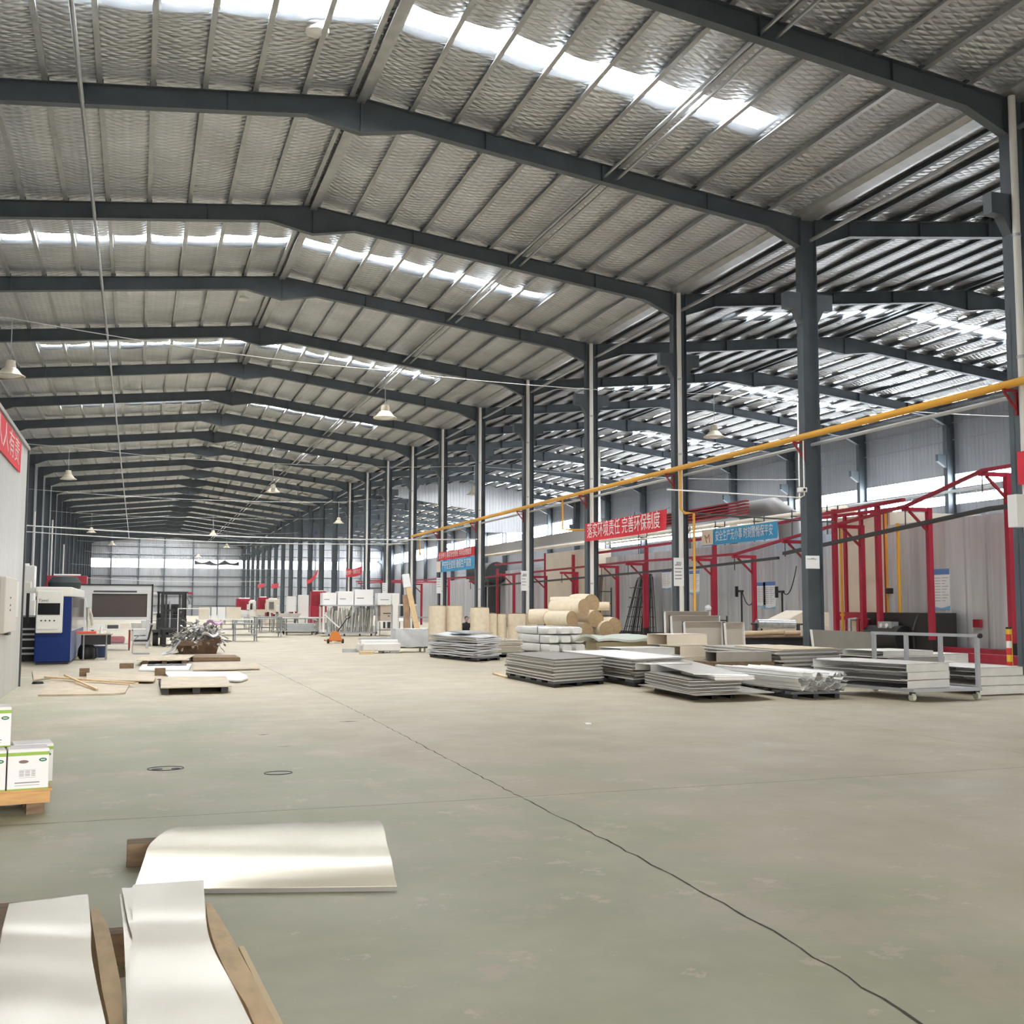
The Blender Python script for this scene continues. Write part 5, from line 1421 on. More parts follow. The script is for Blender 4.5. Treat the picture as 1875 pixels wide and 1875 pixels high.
# ================================================================ sheet stacks on dark pallets
EDGEW = mat('white_edged_sheet', (.80, .79, .76), .4, .2)
DULL = mat('dull_steel_sheet', (.30, .28, .25), .45, .5, var=.2, vscale=3)
P1 = para((7.5, 19.56, 0.53), (8.67, 19.94, 0.53), (7.52, 22.39, 0.53))
P1b = para((7.41, 19.47, 0.1), (8.76, 20.23, 0.1), (7.48, 22.48, 0.1))
lowpallet('dark pallet under the foremost stack of ribbed-edge panels', P1b, .11)
random.seed(11)
sheetstack(P1b, .11, .53, 14, (EDGEW, DULL, ALU, STAIN), ('folded-edge metal panel in the stack farthest left of the front stacks', 'topmost panel of the stack farthest left of the front stacks'), 'panels of the foremost left stack', jit=.025, name='metal_sheet')
ob = MB().bar((7.66, 23.84, 0.02), (7.5, 22.47, 0.02), .08, .03).build('batten', WOOD)
tag(ob, 'pale stub of wood poking out left of the foremost panel stack', 'batten')
P2b = para((8.53, 18.83, 0.12), (9.11, 19.29, 0.12), (7.95, 22.9, .12))
P2b = [(8.95, 19.25), (10.35, 19.9), (10.5, 23.6), (9.1, 23.3)]
lowpallet('dark pallet under the second stack of panels', P2b, .13)
sheetstack(P2b, .13, .53, 13, (EDGEW, DULL, ALU, STAIN), ('folded-edge metal panel in the second of the front stacks', 'topmost panel of the second front stack'), 'panels of the second front stack', jit=.05, name='metal_sheet')
# third stack: spread sheets, channels and a tilted cover sheet
P3 = [(8.45, 15.95), (9.5, 16.2), (10.2, 18.9), (8.85, 18.6)]
lowpallet('dark low pallet under the spread sheets in front', [(8.62, 16.3), (9.5, 16.45), (9.9, 18.6), (8.95, 18.4)], .11)
ob = quadbox(MB(), [(8.42, 15.8), (9.95, 15.95), (10.3, 18.3), (8.6, 18.3)], .111, .125).build('metal_sheet', STAIN)
tag(ob, 'broad bare sheet at the bottom of the spread pile in front', 'sheet')
random.seed(13)
for i in range(8):
    a = .3 * i / 8
    z = .126 + i * .026
    ph = rnd(0, 6)
    fn = lambda u, v: (8.5 + u * (1.05 + .25 * a) + .35 * v + rnd(-.004, .004), 16.15 + .22 * u + 2.4 * v, z + .022 + .05 * a * (1 - u) * (1 - v))
    ob = MB().sheet(5, 6, fn, .016).build('metal_sheet', (ALU, STAIN, EDGEW, DULL)[i % 4])
    tag(ob, 'thin loose sheet in the spread pile in front', 'sheet', 'thin loose sheets of the spread pile')
sheetstack([(8.85, 15.95), (9.55, 15.9), (9.8, 17.6), (9.1, 17.6)], .335, .40, 3, ALU, 'white-edged sheet between the spread pile and the tilted cover sheet', 'short sheets of the spread pile', name='metal_sheet')
TS = [(8.68, 16.35, 0.41), (9.52, 16.04, 0.4), (10.75, 20.94, 0.45), (9.52, 20.33, 0.47)]
ob = MB().hexa(TS, [(x, y, z + .012) for x, y, z in TS]).build('metal_sheet', STAIN)
tag(ob, 'large brown-grey sheet tilted over the spread pile in front', 'sheet')
def tray_mb(w, L, d, lip, th=.010):
    """cassette: flat top, two folded sides along L, inward lips; open at the short ends"""
    mb = MB()
    mb.box(0, L, 0, w, d - th, d)
    mb.box(0, L, 0, th, 0, d).box(0, L, w - th, w, 0, d)
    mb.box(0, L, th, lip, 0, th).box(0, L, w - lip, w - th, 0, th)
    mb.box(L - th, L, 0, w, 0, d)
    return mb
def tray(lab, loc, rz, w, L, d, lip=.08, m=None, tilt=0, group='folded steel trays', roll=0):
    o = tray_mb(w, L, d, lip).build('steel_tray', m or ALU)
    o.location = loc
    o.rotation_euler = (roll, tilt, rz)
    return tag(o, lab, 'tray', group)
ob = tray('short channel on end at the left corner of the spread pile', (9.0, 18.6, .33), .1, .55, .9, .13, .06)
# wider stacks between the front piles and the standing beige panels
lowpallet('dark pallet under the flat sheets at mid right', [(12.6, 20.0), (14.4, 20.4), (14.5, 23.5), (12.7, 23.2)], .15)
sheetstack([(12.55, 19.9), (14.4, 20.3), (14.55, 23.6), (12.7, 23.3)], .15, .62, 12, (ALU, DULL, EDGEW, STAIN), 'flat sheet in the mid right pile behind the bent profiles', 'flat sheets of the mid right pile', jit=.08, name='metal_sheet')
ob = quadbox(MB(), [(12.7, 20.0), (14.3, 20.4), (14.3, 22.6), (12.9, 22.3)], .625, .645).build('plywood_sheet', PLY)
tag(ob, 'plywood sheet lying on the mid right pile of flat sheets', 'board')
tray('grey channel lying across the front of the mid right pile', (11.2, 20.1, .40), -.05, .5, 1.25, .2, .07, STAIN)
ob = MB().box(11.1, 12.5, 20.0, 20.9, .02, .395).build('wood_box', WOODD)
tag(ob, 'brown crate under the grey channel', 'crate')
for i, (x, y, z, L, w, lab) in enumerate(((10.9, 23.5, .05, 1.5, 1.0, 'lowest pale tray of the pile behind the second front stack'), (10.8, 23.6, .22, 1.5, 1.0, 'second pale tray of the pile behind the second front stack'), (10.7, 23.7, .39, 1.5, 1.0, 'third pale tray with a dark opening behind the second front stack'), (12.4, 24.0, .02, 1.4, .9, 'lowest white box section left of the standing beige panels'), (12.5, 24.2, .30, 1.2, .9, 'middle white box section left of the standing beige panels'), (12.3, 24.5, .58, 1.2, .9, 'topmost white box section left of the standing beige panels'))):
    tray(lab, (x, y, z), .12, w, L, .165 if i < 3 else .27, .07, ALU if i < 3 else CREAM)
ob = MB().sheet(10, 6, lambda u, v: (11.3 + 1.9 * u - .3 * v, 26.4 + .3 * u + 1.0 * v, .62 + .16 * math.sin(PI * min(max(v, .05), .95)) ** .5 + .03 * math.sin(9 * u + 4 * v)), .06).build('tarpaulin', mat('pale_green_tarp', (.50, .54, .48), .6, bump=.4, bscale=8), smooth=True)
tag(ob, 'crumpled pale green tarp over the box below the felt rolls', 'tarpaulin')
ob = MB().box(11.4, 13.0, 26.8, 27.5, 0, .6).build('packing_case', mat('olive_card', (.36, .31, .20), .7))
tag(ob, 'olive brown case beneath the pale green tarp', 'case')
# standing beige panels
BG = mat('beige_panel', (.43, .385, .33), .5, var=.08, vscale=1)
def standing(lab, x0, x1, y, z1, lean=.1):
    t = thing('standing_panel', lab, 'panel', (0, y, 0), group='standing beige panels')
    w = x1 - x0
    MB().hexa([(x0, 0, .02), (x1, 0, .02), (x1, .05, .02), (x0, .05, .02)], [(x0, lean, z1), (x1, lean, z1), (x1, lean + .05, z1), (x0, lean + .05, z1)]).build('face', BG, t)
    for xa in (x0, x1 - .02): MB().hexa([(xa, -.1, .02), (xa + .02, -.1, .02), (xa + .02, .05, .02), (xa, .05, .02)], [(xa, lean - .1, z1), (xa + .02, lean - .1, z1), (xa + .02, lean + .05, z1), (xa, lean + .05, z1)]).build('side_flange', WHITE, t)
    MB().box(x0, x1, lean - .1, lean + .02, z1 - .02, z1).build('top_flange', BG, t)
standing('rearmost and tallest beige panel standing before the second pillar', 14.3, 15.75, 28.6, 1.40)
standing('second tallest beige panel, just in front of the tallest', 14.35, 15.9, 28.3, 1.28)
standing('front beige panel of the standing group, lower than the others', 14.45, 15.65, 27.7, 1.12)
standing('short beige panel leaning at the right end of the standing group', 15.5, 16.1, 27.3, 1.10)
ob = MB().lathe([(.02, 0), (.09, .03), (.1, .1), (.05, .17)], (15.75, 28.72, 1.41), 10).build('plastic_lump', WRAP, smooth=True)
tag(ob, 'crumpled plastic on the right end of the tallest beige panel', 'plastic')
# black bench with brown rolls
t = thing('black_bench', 'long black-sided bench carrying brown rolls, right of the beige panels', 'bench', (0, 27.6, 0))
MB().box(15.95, 18.3, 0, 1.2, .0, .66).build('body', BLACK, t)
MB().box(15.9, 18.35, -.05, 1.25, .66, .70).build('top', WOODD, t)
BROLL = mat('brown_paper_roll', (.60, .45, .30), .8, var=.2, vscale=8)
for i, (x0, x1, y, z, lab) in enumerate(((16.3, 17.1, 27.9, .77, 'brown roll at the left end of the black bench'), (17.1, 17.75, 28.0, .78, 'brown roll in the middle of the black bench'), (17.75, 18.25, 27.9, .77, 'brown roll at the right end of the black bench'), (17.5, 18.5, 27.4, .35, 'brown roll low at the right side of the black bench'))):
    t = thing('paper_roll', lab, 'roll', (x0, y, z), group='brown rolls about the black bench')
    MB().tube([(0, 0, 0), (x1 - x0, -.05, .01)], .075, 14).build('paper', BROLL, t, smooth=True)
    MB().tube([(x1 - x0 - .005, -.05, .01), (x1 - x0 + .01, -.05, .01)], .03, 10).build('core', WOODD, t)
t = thing('foil_roll_stand', 'silver roll on a spindle stand behind the brown rolls', 'roll stand', (0, 29.6, 0))
MB().tube([(17.9, 0, 1.02), (19.2, 0, 1.0)], .14, 16).build('silver_roll', mat('silver_foil_roll', (.6, .62, .64), .25, .7, var=.4, vscale=9), t, smooth=True)
MB().tube([(17.7, 0, 1.02), (20.2, 0, .99)], .03, 8).build('spindle', DGREY, t)
for x in (17.85, 19.35): MB().box(x - .04, x + .04, -.04, .04, 0, 1.0).build('leg', DGREY, t)
MB().box(18.6, 19.3, -.16, -.14, .62, .8).build('white_band', WHITE, t)
t = thing('beige_machine', 'beige sloping-topped machine just left of the foremost full pillar', 'machine', (0, 31.5, 0))
MB().prism([(20.0, 0, 0), (21.8, 0, 0), (21.8, 0, 1.35), (20.9, 0, 1.42), (20.0, 0, 1.05)], (0, 1.2, 0)).build('body', CREAM, t, bevel=.02)
MB().box(20.05, 21.75, -.02, 0, .3, .9).build('door', mat('beige_door', (.58, .52, .43), .5), t)
# big aluminium sheet on edge
t = thing('tray_on_edge', 'big pale steel tray standing on edge beside the foremost full pillar', 'tray', (0, 23.2, 0))
MB().hexa([(15.6, 0, .1), (17.5, .1, .1), (17.5, .11, .1), (15.6, .01, .1)], [(15.58, .14, .98), (17.5, .24, .90), (17.5, .25, .90), (15.58, .15, .98)]).build('face', STAIN, t)
MB().hexa([(15.56, -.16, .1), (15.6, 0, .1), (15.61, .02, .1), (15.55, -.14, .1)], [(15.54, -.02, .98), (15.58, .14, .98), (15.6, .15, .98), (15.53, 0, .98)]).build('side_flange', WHITE, t)
ob = MB().box(15.3, 17.8, 22.9, 23.9, 0, .095).build('timber', WOODD)
tag(ob, 'timber base under the tray standing on edge', 'timber')
lowpallet('dark pallet under the long flat sheets right of the bent profiles', [(13.2, 17.7), (15.2, 18.0), (15.4, 20.0), (13.5, 19.9)], .12)
sheetstack([(13.1, 17.5), (15.2, 17.9), (15.45, 20.1), (13.4, 19.9)], .12, .47, 9, (ALU, DULL, EDGEW, STAIN), 'long flat sheet piled between the bent profiles and the cart', 'long flat sheets behind the cart', jit=.09, name='metal_sheet')
# bent profile bundle
lowpallet('dark pallet under the bundle of bent profiles', [(10.3, 16.0), (11.2, 15.95), (11.3, 18.0), (10.4, 18.05)], .12)
random.seed(17)
d0 = Vector((.06, -.998, 0))
perp = Vector((.998, .06, 0))
prof_shapes = [[(-.06, 0), (-.025, .055), (.025, .055), (.06, 0)], [(-.06, .055), (-.06, 0), (.045, 0), (.07, .03)], [(-.07, .02), (-.02, 0), (.0, .055), (.06, .055)], [(-.06, 0), (-.03, .06), (0, .01), (.03, .06), (.06, 0)]]
for lay in range(4):
    for c in range(6):
        z = .128 + lay * .076
        off = perp * (.03 + c * .158 + rnd(-.02, .02) + .03 * (lay % 2))
        e = Vector((10.36, 15.85, z)) + off + d0 * rnd(-.05, .12)
        L = 2.5 + rnd(-.15, .15)
        sh = [(a * 1.15, b * 1.3) for a, b in random.choice(prof_shapes)]
        ang = rnd(-.8, .8)
        mb = MB()
        for (a, b), (a2, b2) in zip(sh, sh[1:]):
            def pt(a, b):
                return perp * (a * math.cos(ang) - (b - .025) * math.sin(ang)) + Vector((0, 0, .03 + a * math.sin(ang) * .4 + (b - .025) * math.cos(ang)))
            A, B = e + pt(a, b), e + pt(a2, b2)
            th = Vector((0, 0, .008))
            mb.hexa([A, B, B - d0 * L, A - d0 * L], [A + th, B + th, B - d0 * L + th, A - d0 * L + th])
        tag(mb.build('bent_profile', ALU), 'long bent metal profile in the bundle whose ragged open ends face us', 'profile', 'bent profiles in the bundle')
# cart with rail and trays
t = thing('rail_cart', 'grey steel cart with a four-post side rail at the right', 'cart', (0, 0, 0))
CB = [Vector((11.9, 14.95, 0)), Vector((13.22, 14.9, 0)), Vector((12.76, 17.1, 0)), Vector((11.45, 17.15, 0))]
quadbox(MB(), CB, .15, .2).build('deck', GREYPIPE, t)
for q in CB:
    w = q.lerp(sum(CB, Vector()) / 4, .06)
    cs = MB().lathe([(.035, -.03), (.062, -.03), (.066, 0), (.062, .03), (.035, .03)], (w.x, w.y, .066), 16, Matrix.Rotation(PI / 2, 3, 'Y') ).build('caster', CASTER, t, smooth=True)
    MB().box(w.x - .045, w.x + .045, w.y - .02, w.y + .02, .1, .15).build('fork', BLACK, cs)
for i in range(4):
    p = CB[1].lerp(CB[2], .02 + .32 * i) - Vector((.03, 0, 0))
    MB().box(p.x - .03, p.x + .03, p.y - .03, p.y + .03, .2, 1.04).build('post', GREYPIPE, t)
a, b = CB[1] - Vector((.03, -.0, -1.05)), CB[2] - Vector((.03, .0, -1.05))
MB().bar(a, b, .06, .05).build('top_rail', GREYPIPE, t)
MB().lathe([(.04, -.02), (.04, .02)], (a.x, a.y - .02, a.z), 10, Matrix.Rotation(PI / 2, 3, 'X')).build('rail_cap', BLACK, t)
rzc = math.atan2(2.2, -.45) - PI / 2
for i, (z, off, lab) in enumerate(((.202, 0, 'lowest folded tray on the rail cart'), (.338, .03, 'second folded tray on the rail cart'), (.474, -.05, 'topmost folded tray on the rail cart'))):
    tray(lab, (11.78 + off + .05, 15.0 + off, z), rzc, 2.05, 1.02, .13, .14, ALU, 0, 'folded trays on the rail cart', 0)
# piles around the cart
for i, (x, y, z, w, L, d, rz, lab) in enumerate(((13.75, 15.55, .02, 1.5, 1.15, .15, .1, 'lowest steel tray of the pile at the right edge'), (13.8, 15.6, .175, 1.5, 1.15, .15, .08, 'second steel tray of the pile at the right edge'), (13.72, 15.6, .33, 1.5, 1.15, .15, .12, 'topmost steel tray of the pile at the right edge'),
        (13.3, 17.4, .481, 1.3, 1.4, .1, .1, 'dark-edged tray on the long sheets behind the cart'), (13.5, 17.8, .585, 1.2, 1.2, .1, .05, 'upper tray on the long sheets behind the cart'), (15.2, 18.6, .02, 1.4, 1.5, .16, .15, 'lowest tray of the rear pile by the red kerb'), (15.2, 18.7, .19, 1.3, 1.5, .16, .1, 'middle tray of the rear pile by the red kerb'), (15.3, 18.8, .36, 1.3, 1.3, .2, .2, 'topmost tray of the rear pile by the red kerb'), (15.0, 16.5, .02, 1.1, 1.3, .2, .1, 'pale tray between the right edge pile and the red kerb'))):
    tray(lab, (x, y, z), rz, w, L, d, .09, ALU if i not in (3,) else STAIN, 0, 'steel trays piled round the cart')
# bollards
for i, (x, y) in enumerate(((19.4, 20.95), (19.75, 21.3))):
    t = thing('bollard', ('left' if i == 0 else 'right') + ' yellow and red striped bollard before the booth wall', 'bollard', (x, y, 0))
    MB().tube([(0, 0, 0), (0, 0, 1.02)], .06, 12).build('post', mat('bollard_yellow', (.75, .47, .03), .45), t, smooth=True)
    if i == 0:
        for z in (.1, .42, .74): MB().tube([(0, 0, z), (0, 0, z + .16)], .063, 12).build('red_band', mat('bollard_red', (.6, .03, .03), .45), t, smooth=True)
        MB().tube([(0, 0, .58), (0, 0, .74)], .0625, 12).build('white_band', WHITE, t, smooth=True)
    MB().tube([(0, 0, 1.02), (0, 0, 1.06)], .064, 12).build('cap', BLACK, t, smooth=True)
# ================================================================ coating booth and red conveyor gantry
BX = 25.3
t = thing('coating_booth', 'long grey panelled coating booth behind the red gantry', 'booth', (0, 0, 0))
MB().box(BX, 33, 18, 33.0, .25, 4.45).build('near_panels', BOOTHP, t)
MB().box(BX, 33, 36.2, 58, .25, 4.35).build('middle_panels', BOOTHP, t)
MB().box(BX + .6, 33, 58, 78, .25, 4.2).build('far_panels', BOOTHP, t)
MB().box(BX + .15, 33, 33.0, 36.2, .25, 4.95).build('beige_bay', CREAM, t)
MB().box(BX - .1, 33, 17.9, 58, 0, .25).build('plinth', DGREY, t)
MB().box(BX + .05, 26.4, 33.0, 33.06, .25, 4.4).build('return_panel', mat('dark_return', (.16, .165, .17), .4), t)
kerb = MB().box(24.3, 24.5, 18, 29.5, 0, .28).build('red_kerb', RED)
tag(kerb, 'low red steel kerb along the foot of the booth at the right', 'kerb')
ob = MB().box(22.0, 22.25, 18.2, 25.4, 0, .25).build('red_kerb', RED)
tag(ob, 'red floor channel behind the bollards', 'kerb')
# booth roof equipment
t = thing('roof_duct', 'long grey louvred duct on the booth roof beneath the red slogan banner', 'duct', (0, 0, 0))
MB().box(27.5, 29.5, 48, 92, 5.9, 6.6).build('duct_body', mat('dusty_duct', (.33, .32, .30), .5, .2), t)
for i in range(5): MB().box(27.3, 27.5, 46, 58, 5.95 + i * .15, 6.02 + i * .15).build('louvre', DARKRED, t)
MB().tube([(28.5, 47.9, 6.2), (28.5, 45.5, 6.2), (28.5, 44.2, 5.6), (28.5, 44.0, 4.4)], .55, 16).build('elbow', mat('dark_duct', (.12, .115, .11), .5), t, smooth=True)
MB().tube([(27.2, 38, 5.55), (27.2, 95, 5.75)], .12, 8).build('side_pipe', CREAM, t, smooth=True)
t = thing('extract_duct', 'tall silver spiral duct rising behind the red slogan banner', 'duct', (30.25, 71.4, 0))
SILV = mat('spiral_duct', (.66, .64, .58), .3, .7, var=.2, vscale=3)
MB().tube([(0, 0, 4.2), (0, 0, 12.9)], .47, 24).build('duct', SILV, t, smooth=True)
for z in range(5, 13): MB().tube([(0, 0, z), (0, 0, z + .05)], .485, 24).build('seam', GALV, t, smooth=True)
t = thing('extract_duct', 'slimmer pale duct rising left of the foremost full pillar', 'duct', (34.0, 51.2, 0))
MB().tube([(0, 0, 0), (0, 0, 12.5)], .28, 20).build('duct', mat('pale_duct', (.60, .58, .50), .5), t, smooth=True)
for z in (6, 8, 10): MB().tube([(0, 0, z), (0, 0, z + .06)], .295, 20).build('seam', GALV, t, smooth=True)
for i, (y0, y1, x, z, m, lab) in enumerate(((36, 60, 26.2, 5.25, CREAM, 'cream pipe along the top of the booth'), (34, 52, 31.0, 6.2, GALV, 'silver pipe along the back of the booth roof'))):
    ob = MB().tube([(x, y0, z), (x, y1, z)], .06, 8).build('roof_pipe', m)
    tag(ob, lab, 'pipe')
for i, y in enumerate((37.5, 40.0, 43.0, 46.5, 50.0, 55.0)):
    t = thing('pipe_hanger', 'thin dark support frame on the booth roof, %s from the near end' % ('first', 'second', 'third', 'fourth', 'fifth', 'sixth')[i], 'support', (26.2, y, 0), group='supports on the booth roof')
    for dx in (-.25, .25): MB().box(dx - .02, dx + .02, -.02, .02, 4.34, 5.6).build('upright', DGREY, t)
    MB().box(-.3, .3, -.02, .02, 5.3, 5.36).build('crossbar', DGREY, t)
t = thing('cream_plenum', 'cream box housing on the booth with red edges, below the roof duct', 'housing', (0, 0, 0))
MB().box(24.6, 25.85, 58.5, 66, 0, 4.9).build('body', CREAM, t)
for y in (58.5, 66): MB().box(24.52, 24.6, y - .06, y + .06, 0, 4.95).build('edge_trim', RED, t)
# red gantry: posts with bracket arms; z rises towards the right
posts = [((24, 53.54, 3.7), 0), ((24, 43.28, 3.66), 0), ((24, 39.86, 3.65), 0), ((24, 36.11, 4.05), 0), ((24, 32.68, 4.39), 0), ((24, 29.18, 4.71), 0), ((24, 25.76, 4.82), 0), ((24, 50.22, 3.72), 0)]
ordw = ['seventh', 'fifth', 'fourth', 'third', 'second', 'first', 'nearest, at the right edge', 'sixth']
gp = 'short red posts of the conveyor gantry'
def gpost(lab, y, z, arm=1.0, x=24.0, dark=True):
    t = thing('gantry_post', lab, 'post', (x, y, 0), group=gp)
    MB().box(-.08, .08, -.08, .08, .5 if dark else 0, z).build('post', RED, t)
    if dark: MB().box(-.095, .095, -.095, .095, 0, .5).build('foot', BLACK, t)
    if arm:
        MB().box(-arm, .09, -.06, .06, z - .12, z).build('arm', RED, t)
        MB().bar((-arm * .75, 0, z - .12), (-.05, 0, z - .75), .07, .07, (0, 1, 0)).build('brace', DARKRED, t)
        MB().tube([(-arm * .9, 0, z - .12), (-arm * .9, 0, z - .62)], .02, 6).build('hanger', DGREY, t)
for i, (p, _) in enumerate(posts):
    if i == 6:
        gpost('nearest red gantry post at the right edge beside the pillar', p[1], 5.45)
    else:
        gpost('%s short red gantry post counted from the right edge' % ordw[i] if i != 5 else 'first full red gantry post from the right, left of the lone poster', p[1], p[2])
# tall goal posts carrying the upper beam
for y, z, lab in ((50.2, 4.6, 'tall red post left of the foremost blue banner, reaching the upper beam'), (43.3, 4.55, 'tall red post with a small plate, under the blue slogan banner'), (34.4, 5.1, 'tall red post at the left corner of the beige bay'), (31.9, 5.0, 'tall red post at the right corner of the beige bay')):
    gpost(lab, y, z, 0, 24.1)
def beamobj(lab, pts, w, h, m, name='gantry_beam'):
    mb = MB()
    for a, b in zip(pts, pts[1:]): mb.bar(a, b, w, h)
    return tag(mb.build(name, m), lab, 'beam')
z_at = [(p[1], p[2]) for p, _ in posts]
z_at[6] = (z_at[6][0], 5.45)
z_at.sort()
rail_pts = [(23.15, y, z + .04) for y, z in z_at]
beamobj('long red conveyor beam running over the bracket arms and rising to the right', [(23.15, 20.0, 5.5)] + rail_pts + [(23.15, 75, 3.6)], .12, .1, RED)
beamobj('upper red beam over the tall posts', [(24.1, 30.5, 5.1), (24.1, 36, 4.95), (24.1, 43.3, 4.6), (24.1, 58, 4.5)], .14, .12, RED)
beamobj('grey hanging rail under the right part of the gantry', [(23.1, 20.5, 4.4), (23.1, 25.5, 4.35), (23.1, 29.5, 4.05), (23.1, 36.2, 3.55)], .14, .12, DGREY, 'hanging_rail')
beamobj('grey hanging rail under the middle part of the gantry', [(23.1, 36.6, 3.4), (23.1, 43, 3.25), (23.1, 75, 2.95)], .12, .1, DGREY, 'hanging_rail')
beamobj('red cross beam above the beige bay', [(25.4, 32.0, 5.02), (25.4, 37.0, 5.02)], .12, .12, RED)
beamobj('wide red band low on the beige bay', [(25.4, 33.0, 1.2), (25.4, 36.3, 1.2)], .1, .3, RED)
beamobj('red door frame of the beige bay', [(25.4, 33.9, 0.25), (25.4, 33.9, 1.05)], .5, .1, RED, 'door_post')
for i, y in enumerate((33.2, 34.6, 35.6)):
    ob = MB().box(25.36, 25.46, y - .07, y + .07, .25, 5.0).build('bay_mullion', RED)
    tag(ob, ('right red upright on the beige bay', 'middle red upright on the beige bay', 'left red upright on the beige bay')[i], 'upright')
# farther red gantry pieces
for i, (y, x, z) in enumerate(((58, 23.5, 3.5), (63, 23.5, 3.4), (69, 23.5, 3.7), (76, 23.5, 3.4), (84, 23.2, 3.8), (92, 23, 3.5), (102, 22.5, 3.8), (114, 22.5, 4.2), (60.5, 24.3, 4.6), (72.5, 25.6, 4.6), (79, 25.6, 4.4))):
    gpost('distant red gantry post, number %s beyond the cream housing' % ('one', 'two', 'three', 'four', 'five', 'six', 'seven', 'eight', 'nine', 'ten', 'eleven')[i], y, z, 1.0 if i < 8 else 0, x, False)
beamobj('far red gantry beam beyond the cream housing', [(22.7, 75, 3.65), (22.5, 118, 4.0)], .12, .12, RED)
beamobj('far upper red gantry beam by the blue banner', [(25.6, 67, 4.65), (25.6, 79.5, 4.7)], .14, .14, RED)
beamobj('far red cross beam among the distant pillars', [(22.5, 114, 4.2), (28, 114, 4.3)], .14, .14, RED)
beamobj('second far red cross beam among the distant pillars', [(22.5, 102, 3.8), (28, 102, 3.9)], .14, .14, RED)
t = thing('dark_tank', 'dark tank on the booth roof behind the sixth pillar', 'tank', (27, 86, 0))
MB().tube([(0, -2.5, 4.2), (0, 2.5, 4.2)], .9, 16).build('tank', BLACK, t, smooth=True)
for y in (-1.8, 1.8): MB().box(-.5, .5, y - .1, y + .1, 0, 3.5).build('stand', DGREY, t)
ob = MB().box(28, 34, 80, 120, 0, 4.0).build('far_booth', BOOTHP)
tag(ob, 'far grey panelled booth between the distant pillars', 'booth')
# posters on the booth wall
def poster(lab, p, w, h, blue=True):
    t = thing('poster', lab, 'poster', (BX - .012, p[1], p[2]), -PI / 2, group='posters on the booth wall')
    MB().box(-w / 2, w / 2, 0, .008, -h / 2, h / 2).build('sheet', PAPER, t)
    MB().box(-w / 2, w / 2, -.003, 0, h / 2 - h * .14, h / 2).build('header', INKB, t)
    MB().prism([(-w / 2, -.003, -h / 2), (w / 2, -.003, -h / 2), (w / 2, -.003, -h * .40), (0, -.003, -h * .46), (-w / 2, -.003, -h * .42)], (0, .002, 0)).build('footer', mat('light_blue_print', (.25, .5, .75), .6), t)
    lb = MB()
    for i in range(9):
        z = h * (.28 - i * .07)
        for a, b in ((-.42, -.05), (.04, .42 - .1 * (i % 3))): lb.box(w * a, w * b, -.003, 0, z - .008, z + .008)
    lb.build('print', mat('brown_print', (.32, .25, .22), .6), t)
poster('lone poster on the booth wall right of the first full red post', (25.3, 30.24, 2.13), .82, 1.35)
poster('poster at the left of the pair beside the fourth red post', (25.3, 41.45, 2.06), .7, 1.05)
poster('poster at the right of the pair beside the fourth red post', (25.3, 40.8, 2.03), .95, 1.15)
poster('poster just right of the second pillar on the booth wall', (25.3, 47.41, 2.72), 1.0, 1.1)
poster('poster just left of the second pillar on the booth wall', (25.3, 50.35, 2.92), 1.0, 1.0)
t = thing('wall_tap', 'small black valve on the booth wall left of the right-edge pillar', 'valve', (BX - .04, 24.9, 3.05))
MB().box(-.04, .04, -.2, .2, -.03, .03).build('body', BLACK, t)
for y in (-.18, .18): MB().box(-.04, .04, y - .05, y + .05, -.08, .06).build('handle', BLACK, t)
# black lamp-like stands
for i, (p, lab) in enumerate((((24.6, 41.56, 2.22), 'black floodlight stand left of the fourth red post'), ((24.6, 38.42, 2.16), 'black floodlight stand right of the poster pair'))):
    t = thing('floodlight_stand', lab, 'stand', (24.4, p[1], 0))
    MB().tube([(0, 0, 0), (0, 0, p[2])], .04, 8).build('pole', BLACK, t)
    MB().box(-.05, .05, -.1, .45, p[2] - .05, p[2] + .03).box(-.05, .05, .35, .45, p[2] - .25, p[2] + .2).build('lamp_head', BLACK, t)
    MB().tube(catenary((0, -.05, p[2]), (.3, -.6, p[2] - .2 + i * 1.2), .5), .02, 6).build('cable', BLACK, t)
# yellow gas drops and the burner skid before the beige bay
for i, (p, x) in enumerate((((24.7, 34.87, 3.79), 24.7), ((24.9, 32.51, 3.67), 24.9), ((24.6, 31.48, 3.61), 24.6))):
    t = thing('gas_drop', ('yellow pipe rising in front of the beige bay', 'yellow pipe left of the thicker one above the black burner', 'thicker yellow pipe above the black burner')[i], 'pipe', (x, p[1], 0), group='vertical yellow pipes')
    MB().tube([(0, 0, 0), (0, 0, (4.6, 4.9, 4.4)[i])], (.05, .045, .06)[i], 10).build('pipe', YELLOW, t, smooth=True)
    MB().tube([(0, 0, 1.2), (0, 0, 1.3)], .09, 10).build('flange', YELLOW, t)
rx, ry, rz_ = (24.85, 32.36, 2.1)
ob = MB().box(rx - .08, rx + .1, ry - .12, ry + .12, rz_ - .1, rz_ + .1).build('gas_regulator', BLACK, bevel=.03)
tag(ob, 'black regulator clamped between the yellow pipes', 'regulator')
t = thing('burner_unit', 'black burner unit with gauges in front of the dark booth corner', 'burner', (0, 0, 0))
MB().box(24.4, 25.15, 29.4, 33.2, .0, 1.35).build('frame', mat('burner_black', (.02, .018, .018), .5), t)
MB().tube([(24.25, 30.8, .5), (24.25, 32.6, .5)], .42, 16).build('fan_housing', BLACK, t, smooth=True)
MB().box(24.0, 24.3, 31.2, 31.9, .75, 1.05).build('gauge_box', GREYPIPE, t)
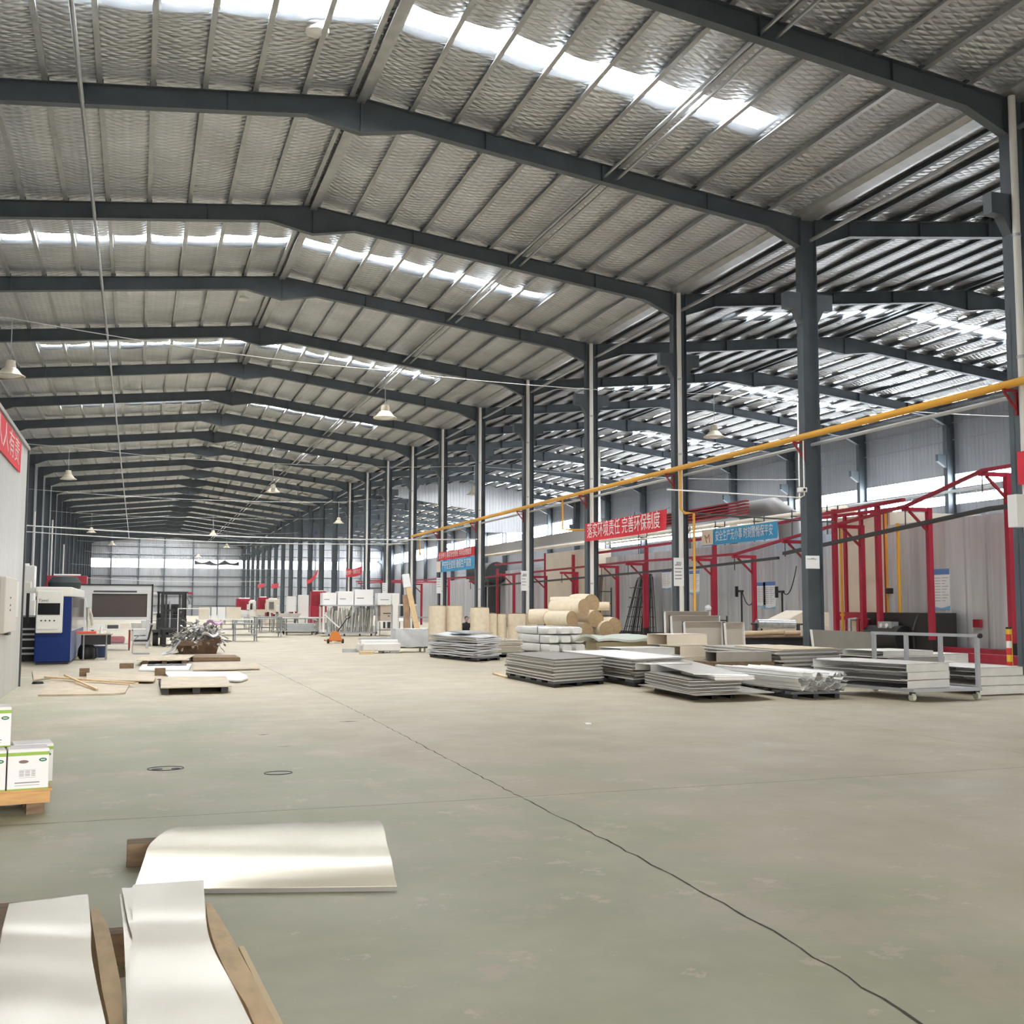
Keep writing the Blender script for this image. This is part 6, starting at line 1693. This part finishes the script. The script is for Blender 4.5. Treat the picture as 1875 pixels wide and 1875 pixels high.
for y in (31.4, 31.7): MB().lathe([(.07, 0), (.07, .03)], (23.99, y, .92), 12, Matrix.Rotation(-PI / 2, 3, 'Y')).build('gauge', WHITE, t)
MB().tube([(24.3, 32.8, 1.3), (24.1, 32.9, 1.0), (24.2, 33.0, .4)], .05, 8).tube([(24.3, 30.2, 1.3), (24.0, 30.1, .8), (24.2, 30.3, .2)], .03, 8).build('hose', DGREY, t)
for y in (32.9, 33.4, 33.9): MB().tube([(24.6, y, 1.1), (24.3, y, 1.1), (24.3, y, .6)], .07, 10).build('valve_pipe', RED if y < 33.5 else GALV, t, smooth=True)
ob = MB().box(25.18, 25.29, 28.4, 28.7, .9, 1.15).build('red_box', RED)
tag(ob, 'small red box on the booth right of the burner', 'box')
# bundle of black rods leaning on the booth
t = thing('hanger_rods', 'bundle of black hanging racks leaning on the booth wall', 'racks', (24.75, 51.9, 0))
random.seed(9)
for i in range(30):
    x, y = rnd(-.7, .1), rnd(-1.6, 1.6)
    k = .45
    mb = MB().tube([(x, y, 0), (x * .4 + .2, y * k + rnd(-.1, .1), rnd(2.9, 3.25))], .022, 5)
    for z in (.5, 1.0, 1.5, 2.0, 2.5): mb.tube([(x * .7, y * (1 - .18 * z) - .12, z), (x * .7, y * (1 - .18 * z) + .12, z + .05)], .014, 4)
    mb.build('rod', BLACK if i % 3 else DGREY, t)
t = thing('hanger_rods', 'brownish bundle of hanging racks behind the left pillar of the red banner', 'racks', (23.9, 57.0, 0))
for i in range(16):
    y = -1.2 + i * .15
    MB().tube([(0, y, 0), (.3, y * .9, 3.3)], .03, 5).build('rod', WOODD if i % 2 else DGREY, t)
# dark frame trolleys by the booth
for i, (x, y, w, h, lab) in enumerate(((22.5, 42.3, 1.6, 1.15, 'dark tube frame trolley left of the second pillar'), (20.5, 33.6, 1.0, 1.1, 'dark tube frame right of the beige panels'), ((21.78, 51, 1.57)[0], 51.0, .75, 2.5, 'tall dark ladder frame behind the felt roll pile'))):
    t = thing('frame_trolley', lab, 'trolley', (x, y, 0))
    for dx in (0, w): MB().tube([(dx, 0, 0), (dx, 0, h)], .03, 6).build('upright', BLACK, t)
    for z in ((.5, 1.0) if h < 2 else (.5, 1.1, 1.7, 2.3)):
        MB().tube([(0, 0, z * h / 1.2 if h < 2 else z), (w, 0, z * h / 1.2 if h < 2 else z)], .025, 6).build('bar', BLACK, t)
for i, (x, y, lab) in enumerate(((22.9, 40.6, 'white sack slumped before the black racks'), (23.4, 42.0, 'second white sack beside the dark trolley'))):
    ob = MB().lathe([(.25, 0), (.42, .12), (.4, .4), (.22, .6), (.05, .66)], (x, y, 0), 12, Matrix.Diagonal((1.2, .9, 1))).build('white_sack', WRAP, smooth=True)
    tag(ob, lab, 'sack')
for i, (x, y) in enumerate(((21.8, 39.6), (23.6, 39.0), (22.4, 45.0))):
    ob = MB().box(x, x + .5, y, y + .5, 0, .35).build('red_crate', DARKRED if i != 1 else BLACK, bevel=.02)
    tag(ob, ('dark red crate before the black racks', 'black crate at the foot of the fifth red post', 'dark red crate behind the felt roll pile')[i], 'crate')
# long workbench behind the upright rolls
t = thing('long_bench', 'long grey bench top behind the row of upright rolls', 'bench', (0, 49.5, 0))
MB().box(11.5, 19.5, 0, 1.0, 1.0, 1.06).build('top', GREYPIPE, t)
for x in (11.7, 14.3, 17, 19.3): MB().box(x - .05, x + .05, .1, .2, 0, 1.0).build('leg', GREYPIPE, t)
ob = MB().lathe([(.02, .14), (.1, .12), (.13, .04), (.2, .0)], (15.24, 39.5, 1.75), 10).build('black_cover', BLACK, smooth=True)
ob.location = (0, 0, 0)
tag(ob, 'black hat-like cover on the far left roll of the pile', 'cover')
